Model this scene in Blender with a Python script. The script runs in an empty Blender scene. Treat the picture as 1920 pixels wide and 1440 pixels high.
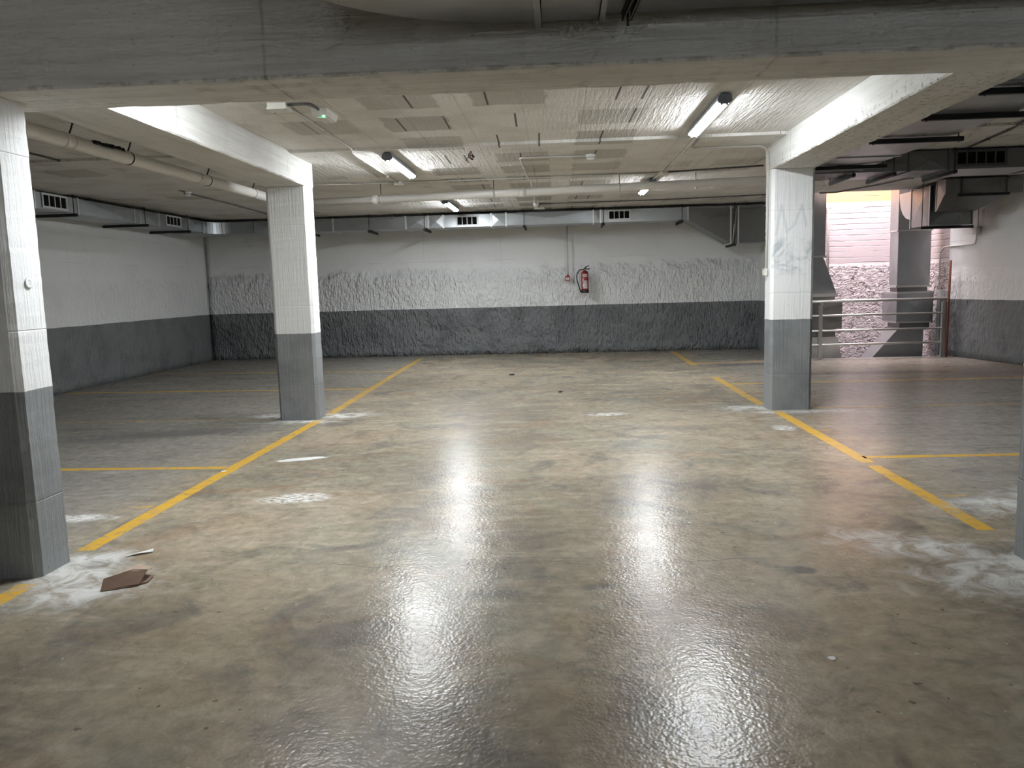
import bpy, bmesh, math, random
from mathutils import Vector, Matrix, noise as mnoise
random.seed(7)
SC = bpy.context.scene
COL = SC.collection
PI = math.pi
TRANS = Vector((0, 0, 0))

# ------------------------------------------------------------------ materials
class G:
    """small wrapper that writes node graphs"""
    def __init__(self, name, dim='3D'):
        self.dim = dim
        self.m = bpy.data.materials.new(name); self.m.use_nodes = True
        self.t = self.m.node_tree; self.n = self.t.nodes; self.l = self.t.links
        self.b = self.n['Principled BSDF']
        geo = self.n.new('ShaderNodeNewGeometry'); self.pos = geo.outputs['Position']; self.nrm = geo.outputs['Normal']
        s = self.n.new('ShaderNodeSeparateXYZ'); self.l.new(self.pos, s.inputs[0])
        self.x, self.y, self.z = s.outputs
    def set(self, sock, v):
        if isinstance(v, bpy.types.NodeSocket): self.l.new(v, sock)
        else:
            if sock.type == 'RGBA' and len(v) == 3: v = (*v, 1)
            sock.default_value = v
    def ma(self, op, a, b=None, c=None, clamp=False):
        n = self.n.new('ShaderNodeMath'); n.operation = op; n.use_clamp = clamp
        self.set(n.inputs[0], a)
        if b is not None: self.set(n.inputs[1], b)
        if c is not None: self.set(n.inputs[2], c)
        return n.outputs[0]
    def mul(self, a, b): return self.ma('MULTIPLY', a, b)
    def add(self, a, b): return self.ma('ADD', a, b)
    def sub(self, a, b): return self.ma('SUBTRACT', a, b)
    def mx(self, a, b): return self.ma('MAXIMUM', a, b)
    def ss(self, v, lo, hi):
        n = self.n.new('ShaderNodeMapRange'); n.interpolation_type = 'SMOOTHSTEP'
        self.set(n.inputs[0], v); n.inputs[1].default_value = lo; n.inputs[2].default_value = hi
        return n.outputs[0]
    def scale(self, v, s):
        n = self.n.new('ShaderNodeVectorMath'); n.operation = 'MULTIPLY'
        self.set(n.inputs[0], v); n.inputs[1].default_value = s
        return n.outputs[0]
    def vec(self, x, y, z=0.0):
        n = self.n.new('ShaderNodeCombineXYZ')
        self.set(n.inputs[0], x); self.set(n.inputs[1], y); self.set(n.inputs[2], z)
        return n.outputs[0]
    def noise(self, scale, detail=4, rough=.55, v=None, dist=0.0, full=False):
        n = self.n.new('ShaderNodeTexNoise'); n.noise_dimensions = self.dim; self.set(n.inputs['Vector'], v if v is not None else self.pos)
        n.inputs['Scale'].default_value = scale; n.inputs['Detail'].default_value = detail if full else min(detail, 3.5)
        n.inputs['Roughness'].default_value = rough; n.inputs['Distortion'].default_value = dist
        return n.outputs[0]
    def voro(self, scale, v=None, out='Color', feat='F1'):
        n = self.n.new('ShaderNodeTexVoronoi'); n.feature = feat
        self.set(n.inputs['Vector'], v if v is not None else self.pos); n.inputs['Scale'].default_value = scale
        return n.outputs[out]
    def white(self, v):
        n = self.n.new('ShaderNodeTexWhiteNoise'); n.noise_dimensions = '3D'; self.set(n.inputs[0], v)
        return n.outputs[0]
    def mix(self, a, b, f):
        n = self.n.new('ShaderNodeMix'); n.data_type = 'RGBA'
        self.set(n.inputs[0], f); self.set(n.inputs[6], a); self.set(n.inputs[7], b)
        return n.outputs[2]
    def mulc(self, c, f):
        n = self.n.new('ShaderNodeVectorMath'); n.operation = 'SCALE'
        self.set(n.inputs[0], c); self.set(n.inputs['Scale'], f)
        return n.outputs[0]
    def attr(self, name):
        n = self.n.new('ShaderNodeAttribute'); n.attribute_name = name
        q = self.n.new('ShaderNodeSeparateColor'); self.l.new(n.outputs['Color'], q.inputs[0])
        return q.outputs
    def bump(self, h, strength=1.0, distance=1.0):
        n = self.n.new('ShaderNodeBump'); n.inputs['Strength'].default_value = strength
        n.inputs['Distance'].default_value = distance; self.set(n.inputs['Height'], h)
        self.l.new(n.outputs[0], self.b.inputs['Normal'])
    def done(self, col, rough=.6, metal=0.0, spec=.5):
        self.set(self.b.inputs['Base Color'], col); self.set(self.b.inputs['Roughness'], rough)
        self.b.inputs['Metallic'].default_value = metal
        if spec is not None: self.b.inputs['Specular IOR Level'].default_value = spec
        return self.m

def plain(name, col, rough=.5, metal=0.0, var=.12, nsc=14.0, spec=.5, bump=0.0):
    g = G(name); f = g.add(1 - var, g.mul(g.noise(nsc, 4), var * 2))
    if bump: g.bump(g.mul(g.noise(nsc * 5, 3), bump))
    return g.done(g.mulc(col, f), rough, metal, spec)

def emit(name, col, strength):
    g = G(name); g.done(col, .4)
    g.b.inputs['Emission Color'].default_value = (*col, 1); g.b.inputs['Emission Strength'].default_value = strength
    return g.m

WHITE = (.74, .75, .75); DADO = (.185, .193, .198)

def wall_mat(name, rough_top=1.75, amp=1.0, ridge=.5, dado=1.04, side='y'):
    g = G(name)
    wob = g.sub(g.noise(1.9, 4, .65), .5)
    ragged = g.add(rough_top, g.mul(wob, .45))
    rm = g.sub(1.0, g.ss(g.sub(g.z, ragged), -.2, .10))
    rough = g.mul(rm, .85)
    lump = g.noise(9, 2.5, .6, g.scale(g.pos, (1.3, 1.3, .75)))
    big = g.noise(2.6, 0, .5)
    fine = g.noise(45, 1, .6)
    h = g.add(g.mul(g.mul(lump, rough), .085 * amp), g.mul(g.mul(big, rm), .05 * amp))
    h = g.add(h, g.mul(g.mul(g.noise(19, 1.5, .6, g.scale(g.pos, (1.7, 1.7, .5))), rough), .045 * amp))
    h = g.add(h, g.mul(fine, .0018))
    along = g.x if side == 'y' else g.y
    # shuttering joints on the smooth upper part
    fz = g.ma('FRACT', g.mul(g.add(g.z, g.mul(wob, .02)), 1 / .46)); fx = g.ma('FRACT', g.mul(g.add(along, .35), 1 / 1.7))
    j = g.mx(g.sub(1.0, g.ss(g.ma('ABSOLUTE', g.sub(fz, .5)), 0, .022)), g.sub(1.0, g.ss(g.ma('ABSOLUTE', g.sub(fx, .5)), 0, .006)))
    jm = g.mul(g.mul(j, g.sub(1.0, rm)), g.ss(g.noise(1.7, 3), .42, .6))
    g.bump(h)
    dm = g.sub(1.0, g.ss(g.sub(g.z, g.add(dado, g.mul(g.sub(g.noise(3.0, 3), .5), .02))), -.003, .003))
    dirt = g.mul(g.ss(g.noise(2.2, 6, .7), .5, .8), .16)
    dirt = g.add(dirt, g.mul(jm, .3))
    dirt = g.add(dirt, g.mul(g.ss(g.noise(26, 2), .70, .76), .25))
    wc = g.mix(WHITE, (.33, .33, .31), dirt)
    dc = g.mix(DADO, (.125, .132, .137), g.ss(g.noise(1.8, 5, .65), .4, .75))
    return g.done(g.mix(wc, dc, dm), .72, 0, .35)

def column_mat(name, dado, graffiti=False):
    g = G(name)
    st = g.noise(16, 4, .6, g.scale(g.pos, (3, 3, .12)))
    chip = g.ss(g.noise(34, 3, .6, g.scale(g.pos, (1, 1, .7))), .69, .73)
    low = g.sub(1.0, g.ss(g.z, .05, .5))
    h = g.add(g.mul(st, .006), g.mul(g.noise(60, 2), .0015)); 
    jz = g.ma('ABSOLUTE', g.sub(g.ma('FRACT', g.mul(g.z, 1 / .92)), .45))
    jl = g.mul(g.sub(1.0, g.ss(jz, 0, .006)), g.ss(g.noise(5, 2), .4, .55))
    h = g.sub(h, g.mul(g.sub(1.0, g.ss(jz, 0, .006)), .003)); g.bump(h)
    dm = g.sub(1.0, g.ss(g.sub(g.z, g.add(dado, g.mul(g.sub(g.noise(8.0, 3), .5), .012))), -.002, .002))
    wc = g.mix(WHITE, (.36, .36, .35), g.mul(g.ss(st, .55, .8), .35))
    if graffiti:
        # faint tag painted over, and the rolled patch below it, on the face towards the room
        smear = g.mul(g.ss(g.noise(5, 5, .7, dist=.6), .40, .62), g.mul(g.ss(g.z, 1.50, 1.62), g.sub(1.0, g.ss(g.z, 1.86, 1.98))))
        front = g.sub(1.0, g.ss(g.y, 9.08, 9.12))
        wc = g.mix(wc, (.34, .38, .41), g.mul(g.mul(smear, front), .75))
        def stroke(ax, az, bx, bz, w):
            vx, vz = bx - ax, bz - az; L = vx * vx + vz * vz
            px = g.sub(g.x, ax); pz = g.sub(g.z, az)
            t = g.ma('ADD', g.mul(px, vx / L), g.mul(pz, vz / L), clamp=True)
            ex = g.sub(px, g.mul(t, vx)); ez = g.sub(pz, g.mul(t, vz))
            return g.sub(1.0, g.ss(g.ma('SQRT', g.add(g.mul(ex, ex), g.mul(ez, ez))), w * .1, w))
        k = None
        for s in ((2.46, 1.98, 2.52, 2.31), (2.52, 2.31, 2.58, 2.0), (2.58, 2.02, 2.66, 2.08), (2.66, 2.08, 2.74, 2.30), (2.74, 2.3, 2.79, 2.07)):
            q = stroke(*s, .024); k = q if k is None else g.mx(k, q)
        wc = g.mix(wc, (.40, .43, .46), g.mul(g.mul(k, front), .38))
    dc = g.mix((.225, .235, .24), (.175, .183, .19), g.ss(g.noise(3, 4), .4, .7))
    dc = g.mix(dc, (.03, .03, .03), g.mul(chip, g.add(.12, g.mul(low, .8))))
    wc = g.mix(wc, (.3, .3, .29), g.mul(chip, .25))
    return g.done(g.mix(wc, dc, dm), .6, 0, .4)

def beam_mat(name, ax):
    """whitewashed board-marked concrete; ax = direction the boards run"""
    g = G(name)
    sc = (.25, 5, 5) if ax == 'x' else (5, .25, 5)
    st = g.noise(5, 5, .62, g.scale(g.pos, sc))
    run = g.x if ax == 'x' else g.y
    f = g.ma('FRACT', g.mul(g.add(run, g.mul(g.sub(g.noise(6, 3), .5), .03)), 1 / 2.45))
    joint = g.mul(g.sub(1.0, g.ss(g.ma('ABSOLUTE', g.sub(f, .43)), .001, .005)), g.ss(g.noise(9, 3, .7), .35, .55))
    near = g.sub(1.0, g.ss(g.ma('ABSOLUTE', g.sub(f, .43)), .0, .03))
    pits = g.ss(g.noise(21, 4, .65, g.scale(g.pos, (.8, .8, 1.6))), .665, .70)
    specks = g.ss(g.noise(60, 2, .5), .715, .74)
    dk = g.add(g.mul(joint, .3), g.add(g.mul(pits, g.add(.28, g.mul(near, .5))), g.mul(specks, .4)))
    edge = g.mul(g.sub(1.0, g.ss(g.ma('ABSOLUTE', g.sub(g.z, 2.541)), .004, .014)), g.ss(g.noise(9, 7, .75, full=True), .46, .60))
    dk = g.add(dk, g.mul(edge, .45))
    if ax == 'y':   # rubbed and spalled along the lower arris of the right beam
        spall = g.mul(g.sub(1.0, g.ss(g.z, 2.70, 2.86)), g.ss(g.x, 0, 1))
        dk = g.add(dk, g.mul(g.mul(g.ss(g.noise(20, 6, .75, full=True), .55, .62), spall), .75))
    g.bump(g.add(g.mul(st, .008), g.mul(g.noise(50, 1), .0015)))
    base = g.mix((.66, .66, .64), (.56, .555, .53), g.ss(st, .4, .7))
    base = g.mix(base, (.5, .49, .46), g.mul(g.ss(g.noise(1.1, 4), .45, .7), .5))
    return g.done(g.mix(base, (.11, .105, .10), g.ma('MINIMUM', dk, .85)), .75, 0, .3)

def ceiling_mat():
    g = G('whitewashed_ceiling', '2D')
    wx = g.add(g.x, g.mul(g.sub(g.noise(5, 4, .6), .5), .09))
    wy = g.add(g.y, g.mul(g.sub(g.noise(5.5, 4, .6), .5), .10))
    u = g.mul(g.add(wx, 1.57), 1 / .89); v = g.mul(g.sub(wy, 7.1), 1 / .95)
    fu = g.ma('FRACT', u); fv = g.ma('FRACT', v)
    cu = g.ma('FLOOR', u); cv = g.ma('FLOOR', v)
    rnd = g.white(g.vec(cu, cv, 3.0))
    def band(f, a, b, e): return g.mul(g.ss(f, a - e, a + e), g.sub(1.0, g.ss(f, b - e, b + e)))
    patch = g.mul(band(fu, .02, .70, .015), band(fv, .02, .68, .015))
    zone = g.mul(g.ss(g.x, -1.75, -1.6), g.sub(1.0, g.ss(g.x, .9, 1.15)))
    zone = g.add(zone, g.mul(g.ss(g.noise(.5, 2), .5, .58), .6))
    pm = g.mul(g.mul(patch, g.ss(rnd, .16, .20)), g.ma('MINIMUM', zone, 1.0))
    grain = g.noise(70, 3, .6)
    ptone = g.add(.50, g.mul(g.white(g.vec(cu, cv, 9.0)), .3))
    # open butt joints between the hollow blocks
    s3 = g.mul(g.add(g.add(g.x, 1.57), g.mul(g.y, .02)), 1 / .212); fs = g.ma('FRACT', s3)
    slit = g.mul(g.sub(1.0, g.ss(g.ma('ABSOLUTE', g.sub(fs, .5)), 
        .025, .06)), g.ss(g.white(g.vec(g.ma('FLOOR', s3), g.add(cu, g.mul(cv, 17)), 1.0)), .60, .61))
    slit = g.mul(g.mul(slit, band(fv, .04, .66, .02)), g.mul(band(fu, .05, .68, .01), g.ma('MINIMUM', zone, 1.0)))
    # board joints of the shuttering
    fb = g.ma('FRACT', g.mul(g.x, 1 / .52)); jbr = g.sub(1.0, g.ss(g.ma('ABSOLUTE', g.sub(fb, .5)), .006, .016))
    fc = g.ma('FRACT', g.mul(g.y, 1 / 2.05)); jcr = g.sub(1.0, g.ss(g.ma('ABSOLUTE', g.sub(fc, .3)), .002, .005))
    streak = g.noise(7, 3, .65, g.scale(g.pos, (4.0, .4, 1)))
    h = g.add(g.mul(streak, .013), g.mul(g.mx(jbr, jcr), .006)); g.bump(g.mul(h, -1.0))
    base = g.mix((.70, .69, .665), (.60, .59, .56), g.ss(g.noise(1.6, 5, .6), .4, .7))
    base = g.mix(base, (.33, .32, .285), g.mul(pm, g.mul(ptone, g.add(.7, g.mul(grain, .6)))))
    base = g.mix(base, (.10, .095, .09), g.mul(g.ss(g.noise(30, 3, .6), .70, .73), .5))
    base = g.mix(base, (.04, .04, .035), g.mul(slit, .9))
    return g.done(base, .78, 0, .3)

def floor_graph(g):
    big = g.noise(.55, 5, .6); mid = g.noise(2.2, 6, .65, dist=.5); fine = g.noise(11, 8, .72, dist=.3, full=True)
    sweep = g.noise(3.0, 6, .7, g.scale(g.pos, (.45, 1.5, 1)), dist=.7)
    c = g.mix((.315, .262, .190), (.205, .176, .132), g.ss(big, .35, .65))
    c = g.mix(c, (.235, .225, .175), g.mul(g.ss(g.noise(.8, 4, .6), .45, .7), .7))
    c = g.mix(c, (.37, .325, .25), g.mul(g.ss(sweep, .48, .7), .55))
    c = g.mix(c, (.125, .118, .105), g.mul(g.ss(mid, .50, .72), .58))
    c = g.mix(c, (.235, .165, .105), g.mul(g.ss(g.noise(1.4, 5, .65, g.scale(g.pos, (.8, 1.2, 1)), dist=.6), .50, .72), .55))
    # the stalls are greyer and dirtier than the driving lane
    stall = g.mx(g.ss(g.x, 2.6, 3.2), g.sub(1.0, g.ss(g.x, -3.4, -2.8)))
    c = g.mix(c, (.255, .245, .222), g.mul(stall, .65))
    streak = g.noise(2.0, 7, .72, g.scale(g.pos, (.5, 2.2, 1)), dist=.9, full=True)
    c = g.mix(c, (.40, .395, .38), g.mul(stall, g.mul(g.ss(streak, .55, .75), .5)))
    c = g.mix(c, (.10, .10, .097), g.mul(stall, g.mul(g.sub(1.0, g.ss(streak, .28, .45)), .6)))
    c = g.mulc(c, g.add(.45, g.mul(fine, 1.1)))
    # oil drips and specks
    c = g.mix(c, (.05, .045, .04), g.mul(g.ss(g.noise(15, 2, .5), .765, .79), .6))
    c = g.mix(c, (.55, .54, .5), g.mul(g.ss(g.noise(23, 2, .5), .785, .80), .6))
    # marks that lie where they lie (see floor_marks): dust at the column feet, wiped paint, stains
    ma, mb = g.attr('marks_a'), g.attr('marks_b')
    n6 = g.noise(6, 6, .7, dist=.5, full=True)
    rag = g.sub(n6, .5)
    dust = g.mul(g.ss(g.add(ma[0], g.mul(rag, 1.1)), 0, 1), g.add(.15, g.mul(g.ss(n6, .28, .60), .85)))
    c = g.mix(c, (.60, .60, .585), g.mul(dust, .95))
    scr = g.noise(26, 4, .75, g.scale(g.pos, (.6, 1.6, 1)))
    wp = g.mx(g.ss(g.add(ma[1], g.mul(g.sub(scr, .5), 1.2)), 0.2, .6), g.mul(g.ss(g.add(ma[2], g.mul(rag, .8)), .1, .8), g.mul(g.ss(scr, .40, .58), .85)))
    c = g.mix(c, (.72, .72, .70), wp)
    c = g.mix(c, (.085, .085, .088), g.mul(g.ss(g.add(mb[0], g.mul(rag, 1.2)), 0, 1), mb[1]))
    # one hairline crack across the lane
    cy = g.add(4.14, g.add(g.mul(g.sub(g.noise(.9, 5, .6, g.vec(g.x, 0.0)), .5), .55), g.mul(g.x, .035)))
    cd = g.ma('ABSOLUTE', g.sub(g.y, cy))
    cm = g.mul(g.mul(g.sub(1.0, g.ss(cd, .001, .006)), g.mul(g.ss(g.x, -1.9, -1.5), g.sub(1.0, g.ss(g.x, .9, 1.3)))), g.ss(g.noise(3, 2), .35, .5))
    c = g.mix(c, (.09, .085, .075), g.mul(cm, .8))
    rough = g.ma('MINIMUM', g.add(.125, g.add(g.mul(mid, .17), g.mul(fine, .10))), .262)
    g.set(g.b.inputs['Specular IOR Level'], g.mul(.21, g.sub(1.0, g.mul(g.mx(dust, g.mul(stall, .4)), .9))))
    h = g.add(g.mul(g.noise(45, 1, .7), .0014), g.mul(g.noise(7, 1), .0014))
    return c, rough, h, dust

def floor_mat():
    g = G('trowelled_concrete_floor', '2D'); c, r, h, d = floor_graph(g); g.bump(h)
    return g.done(c, r, 0, None)

def paint_mat(name, worn, strength=1.0):
    g = G(name, '2D'); c, r, h, dust = floor_graph(g); g.bump(h)
    wear = g.ss(g.noise(9, 6, .75, g.scale(g.pos, (.8, 1.3, 1)), dist=.5), worn - .10, worn + .16)
    spec = g.ss(g.noise(40, 3, .7), .62, .70)
    keep = g.mul(g.sub(1.0, g.mul(wear, .9)), g.sub(1.0, g.mul(spec, .6)))
    keep = g.mul(keep, g.sub(1.0, g.mul(dust, .85)))
    yc = g.mix((.68, .40, .035), (.55, .33, .05), g.noise(5, 4))
    return g.done(g.mix(c, yc, g.mul(keep, strength)), .26, 0, None)

def well_mat():
    g = G('lightwell_wall')
    wob = g.sub(g.noise(1.6, 4), .5)
    rm = g.sub(1.0, g.ss(g.sub(g.z, g.add(1.74, g.mul(wob, .10))), -.03, .03))
    lump = g.noise(8.0, 5, .66, g.scale(g.pos, (1, 1, 1.5)), dist=1.0)
    boards = g.ma('FRACT', g.mul(g.add(g.z, g.mul(g.sub(g.noise(2.2, 3), .5), .03)), 1 / .115))
    bl = g.mul(g.sub(1.0, g.ss(g.ma('ABSOLUTE', g.sub(boards, .5)), .03, .10)), g.ss(g.noise(2.0, 4, .65, g.scale(g.pos, (.6, .6, 3))), .42, .58))
    h = g.add(g.mul(g.mul(lump, rm), .30), g.mul(bl, -.012))
    g.bump(g.add(h, g.mul(g.noise(30, 3), .003)))
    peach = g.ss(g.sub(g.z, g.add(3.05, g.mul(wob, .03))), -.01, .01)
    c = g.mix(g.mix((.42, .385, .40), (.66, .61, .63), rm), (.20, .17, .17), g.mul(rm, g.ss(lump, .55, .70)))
    c = g.mix(c, (.42, .38, .37), g.mul(g.mul(bl, g.sub(1.0, rm)), .55))
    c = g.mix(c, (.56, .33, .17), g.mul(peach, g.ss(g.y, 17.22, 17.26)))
    return g.done(c, .8, 0, .2)

def galv(name, tint=(.50, .52, .53), rough=.36):
    g = G(name)
    c = g.mulc(tint, g.add(.84, g.mul(g.noise(4.0, 3), .32)))
    return g.done(c, rough, .92, .5)

M = dict(
    floor=floor_mat(), line=paint_mat('yellow_line_paint', .60), faded=paint_mat('faded_line_paint', .44, .55), mid=paint_mat('worn_line_paint', .55, .8),
    wall_back=wall_mat('wall_back_plaster', 1.86, 1.4), wall_left=wall_mat('wall_left_plaster', 1.72, .7, side='x'), wall_right=wall_mat('wall_right_plaster', 1.55, .6, side='x'),
    col=column_mat('column_paint', 1.017), colg=column_mat('column_paint_overpainted', 1.035, True),
    beamx=beam_mat('beam_whitewash_across', 'x'), beamy=beam_mat('beam_whitewash_along', 'y'), ceil=ceiling_mat(), well=well_mat(),
    galv=galv('galvanised_sheet', (.38, .40, .41), .38), galvd=galv('galvanised_sheet_dull', (.22, .22, .215), .36), galvr=galv('galvanised_rail', (.62, .62, .60), .42),
    black=plain('black_void', (.012, .012, .012), .8), strut=plain('dark_strut_steel', (.035, .036, .038), .55, .6),
    grille=plain('grille_aluminium', (.55, .56, .56), .45, .3), slot_shade=plain('grille_slot_shade_black', (.008, .008, .008), .9, spec=.1),
    pvc=plain('pvc_pipe', (.70, .69, .65), .38, 0, .08, 5), conduit=plain('painted_conduit', (.52, .51, .48), .55), cdark=plain('grey_cable', (.10, .10, .10), .6),
    box=plain('junction_box_plastic', (.62, .61, .56), .5), housing=plain('lamp_housing_grey', (.30, .32, .35), .5), cap=plain('lamp_end_cap_grey', (.12, .13, .16), .5),
    diff=emit('lamp_diffuser_lit', (.93, .97, 1.0), 41.0), green=emit('green_indicator_glow', (.1, 1.0, .35), 6.0),
    red=plain('red_enamel', (.24, .006, .010), .35), redp=plain('red_plastic', (.30, .01, .012), .45), blackr=plain('black_rubber', (.018, .018, .018), .5),
    label=plain('label_paper', (.66, .64, .62), .6), ink=plain('label_print', (.20, .03, .03), .6), brass=plain('brass', (.5, .36, .15), .35, .9),
    rust=plain('rusted_steel', (.17, .055, .032), .8, .1, .35, 25), rustd=plain('rusted_wire', (.05, .025, .02), .85),
    card=plain('worn_cardboard', (.17, .105, .07), .85, 0, .3, 18), cardl=plain('torn_cardboard_core', (.36, .27, .20), .9, 0, .2, 25), paper=plain('torn_paper', (.66, .65, .62), .8), dirt=plain('dark_grit', (.03, .028, .025), .9),
    whitep=plain('white_plastic', (.72, .72, .70), .4),
)

# ------------------------------------------------------------------ where the floor is marked
import numpy as np
def _blob(X, Y, cx, cy, rx, ry, rot=0.0, soft=.8):
    c, q = math.cos(rot), math.sin(rot); dx, dy = X - cx, Y - cy
    d = np.sqrt(((dx * c + dy * q) / rx) ** 2 + ((-dx * q + dy * c) / ry) ** 2)
    return np.clip((1 + .3 * soft - d) / (1.3 * soft), -1.5, 1)
DUST = ((-2.64, 3.98, .48, .30, -.5, 1.1), (-2.48, 3.73, .40, .20, .35, 1.2), (-2.72, 4.25, .26, .2, 0, 1.1), (-2.60, 9.25, .44, .22, .1, 1.1), (-3.4, 9.25, .4, .22, 0, 1.1), (-3.0, 8.86, .5, .16, 0, 1.1),
        (2.30, 3.98, .62, .34, .4, 1.2), (1.98, 4.35, .50, .22, -.5, 1.2), (2.28, 9.25, .45, .22, -.1, 1.1), (2.75, 8.95, .7, .13, 0, 1.1), (-3.35, 5.05, .28, .09, 0, 1.0), (2.9, 5.2, .6, .25, .4, 1.2))
WIPED = ((-2.33, 6.84, .26, .07, .35, .5),)
SCRATCHED = ((-1.93, 5.52, .30, .17, .2, .8), (2.26, 7.95, .13, .17, .2, .8), (.55, 9.0, .3, .14, .2, .9), (-3.3, 5.08, .3, .1, 0, .8))
STAINS = (((-.95, 3.26, .27, .15, .3, .35), .42), ((-.30, 3.70, .12, .07, 0, .5), .4), ((.19, 3.79, .13, .05, .2, .6), .6), ((1.235, 3.99, .09, .065, -.3, .35), .75), ((1.16, 4.03, .10, .02, -.5, .5), .5), ((.75, 5.8, .7, .6, .2, .9), .35),
          ((3.6, 14.1, 1.3, .22, -.1, .9), .75), ((3.05, 14.0, .25, .14, .3, .6), .8), ((.60, 3.15, .07, .05, .2, .6), .5), ((.73, 2.9, .05, .04, .2, .6), .5), ((-4.2, 8.2, 1.5, .3, .2, .9), .6), ((4.6, 12.5, 1.6, .25, 0, .9), .6), ((1.2, 8.1, .5, .12, .1, .8), .35))
def floor_marks(me, org):
    n = len(me.vertices); co = np.empty(n * 3, np.float32); me.vertices.foreach_get('co', co); co = co.reshape(-1, 3); X = co[:, 0] + org[0]; Y = co[:, 1] + org[1]
    def mxs(L): return np.max([_blob(X, Y, *a) for a in L], axis=0)
    a = np.zeros((n, 4), np.float32); a[:, 0] = mxs(DUST); a[:, 1] = mxs(WIPED); a[:, 2] = mxs(SCRATCHED); a[:, 3] = 1
    b = np.zeros((n, 4), np.float32); t = np.array([_blob(X, Y, *q) for q, k in STAINS]); i = t.argmax(0)
    b[:, 0] = t.max(0); b[:, 1] = np.array([k for q, k in STAINS])[i]; b[:, 3] = 1
    for nm, v in (('marks_a', a), ('marks_b', b)): me.attributes.new(nm, 'FLOAT_COLOR', 'POINT').data.foreach_set('color', v.ravel())

# ------------------------------------------------------------------ geometry helpers
def bm_new(): return bmesh.new()

def box(bm, lo, hi):
    (x0, y0, z0), (x1, y1, z1) = lo, hi
    v = [bm.verts.new(p) for p in ((x0, y0, z0), (x1, y0, z0), (x1, y1, z0), (x0, y1, z0), (x0, y0, z1), (x1, y0, z1), (x1, y1, z1), (x0, y1, z1))]
    for f in ((0, 3, 2, 1), (4, 5, 6, 7), (0, 1, 5, 4), (1, 2, 6, 5), (2, 3, 7, 6), (3, 0, 4, 7)): bm.faces.new([v[i] for i in f])
    return bm

def hexa(bm, p, d=0.0):
    """eight corners (bottom ring, top ring); each side cross-broken outward by d like folded sheet metal"""
    v = [bm.verts.new(q) for q in p]; c = sum((Vector(q) for q in p), Vector()) / 8
    for f in ((0, 3, 2, 1), (4, 5, 6, 7), (0, 1, 5, 4), (1, 2, 6, 5), (2, 3, 7, 6), (3, 0, 4, 7)):
        q = [v[i] for i in f]
        if d:
            a = Vector(q[2].co) - Vector(q[0].co); b = Vector(q[3].co) - Vector(q[1].co); n = a.cross(b).normalized()
            m = sum((w.co for w in q), Vector()) / 4
            if n.dot(m - c) < 0: n = -n
            w = bm.verts.new(m + n * d)
            for i in range(4): bm.faces.new((q[i], q[(i + 1) % 4], w))
        else: bm.faces.new(q)
    return bm

def xbox(bm, lo, hi, d=.007):
    (x0, y0, z0), (x1, y1, z1) = lo, hi
    return hexa(bm, [(x0, y0, z0), (x1, y0, z0), (x1, y1, z0), (x0, y1, z0), (x0, y0, z1), (x1, y0, z1), (x1, y1, z1), (x0, y1, z1)], d)

def ring(bm, lo, hi, axis, t):
    """rectangular collar round a duct: frame of bar t standing off the box lo..hi along axis"""
    lo = list(lo); hi = list(hi); a, b = [i for i in range(3) if i != axis]
    for (i, j) in ((a, b), (b, a)):
        for s in (0, 1):
            l = lo[:]; h = hi[:]
            if s == 0: h[i] = lo[i]; l[i] = lo[i] - t
            else: l[i] = hi[i]; h[i] = hi[i] + t
            if i == a: l[j] -= t; h[j] += t
            box(bm, l, h)
    return bm

def prism(bm, pts, n0, n1):
    """closed polygon pts (list of 3-vectors) swept from offset n0 to n1"""
    n0 = Vector(n0); n1 = Vector(n1); k = len(pts)
    a = [bm.verts.new(Vector(p) + n0) for p in pts]; b = [bm.verts.new(Vector(p) + n1) for p in pts]
    bm.faces.new(a); bm.faces.new(b[::-1])
    for i in range(k): bm.faces.new((a[i], b[i], b[(i + 1) % k], a[(i + 1) % k]))
    return bm

def rounded(pts, r=.05, n=5):
    pts = [Vector(p) for p in pts]; out = [pts[0]]
    for i in range(1, len(pts) - 1):
        a, b, c = pts[i - 1], pts[i], pts[i + 1]
        d0 = (a - b); d1 = (c - b); q = min(r, d0.length * .45, d1.length * .45)
        p0 = b + d0.normalized() * q; p1 = b + d1.normalized() * q
        for k in range(n + 1):
            t = k / n; out.append(p0 * (1 - t) ** 2 + b * 2 * t * (1 - t) + p1 * t * t)
    out.append(pts[-1]); return out

def tube(bm, pts, r, seg=10, cap=True):
    pts = [Vector(p) for p in pts]; rings = []; up = None
    for i, p in enumerate(pts):
        d = (pts[min(i + 1, len(pts) - 1)] - pts[max(i - 1, 0)]).normalized()
        if up is None:
            up = d.orthogonal().normalized()
        else:
            up = (up - d * up.dot(d)).normalized()
        s = d.cross(up); rr = r[i] if isinstance(r, (list, tuple)) else r
        rings.append([bm.verts.new(p + (up * math.cos(2 * PI * k / seg) + s * math.sin(2 * PI * k / seg)) * rr) for k in range(seg)])
    for a, b in zip(rings, rings[1:]):
        for k in range(seg):
            f = bm.faces.new((a[k], a[(k + 1) % seg], b[(k + 1) % seg], b[k])); f.smooth = True
    if cap:
        bm.faces.new(rings[0][::-1]); bm.faces.new(rings[-1])
    return bm

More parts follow.
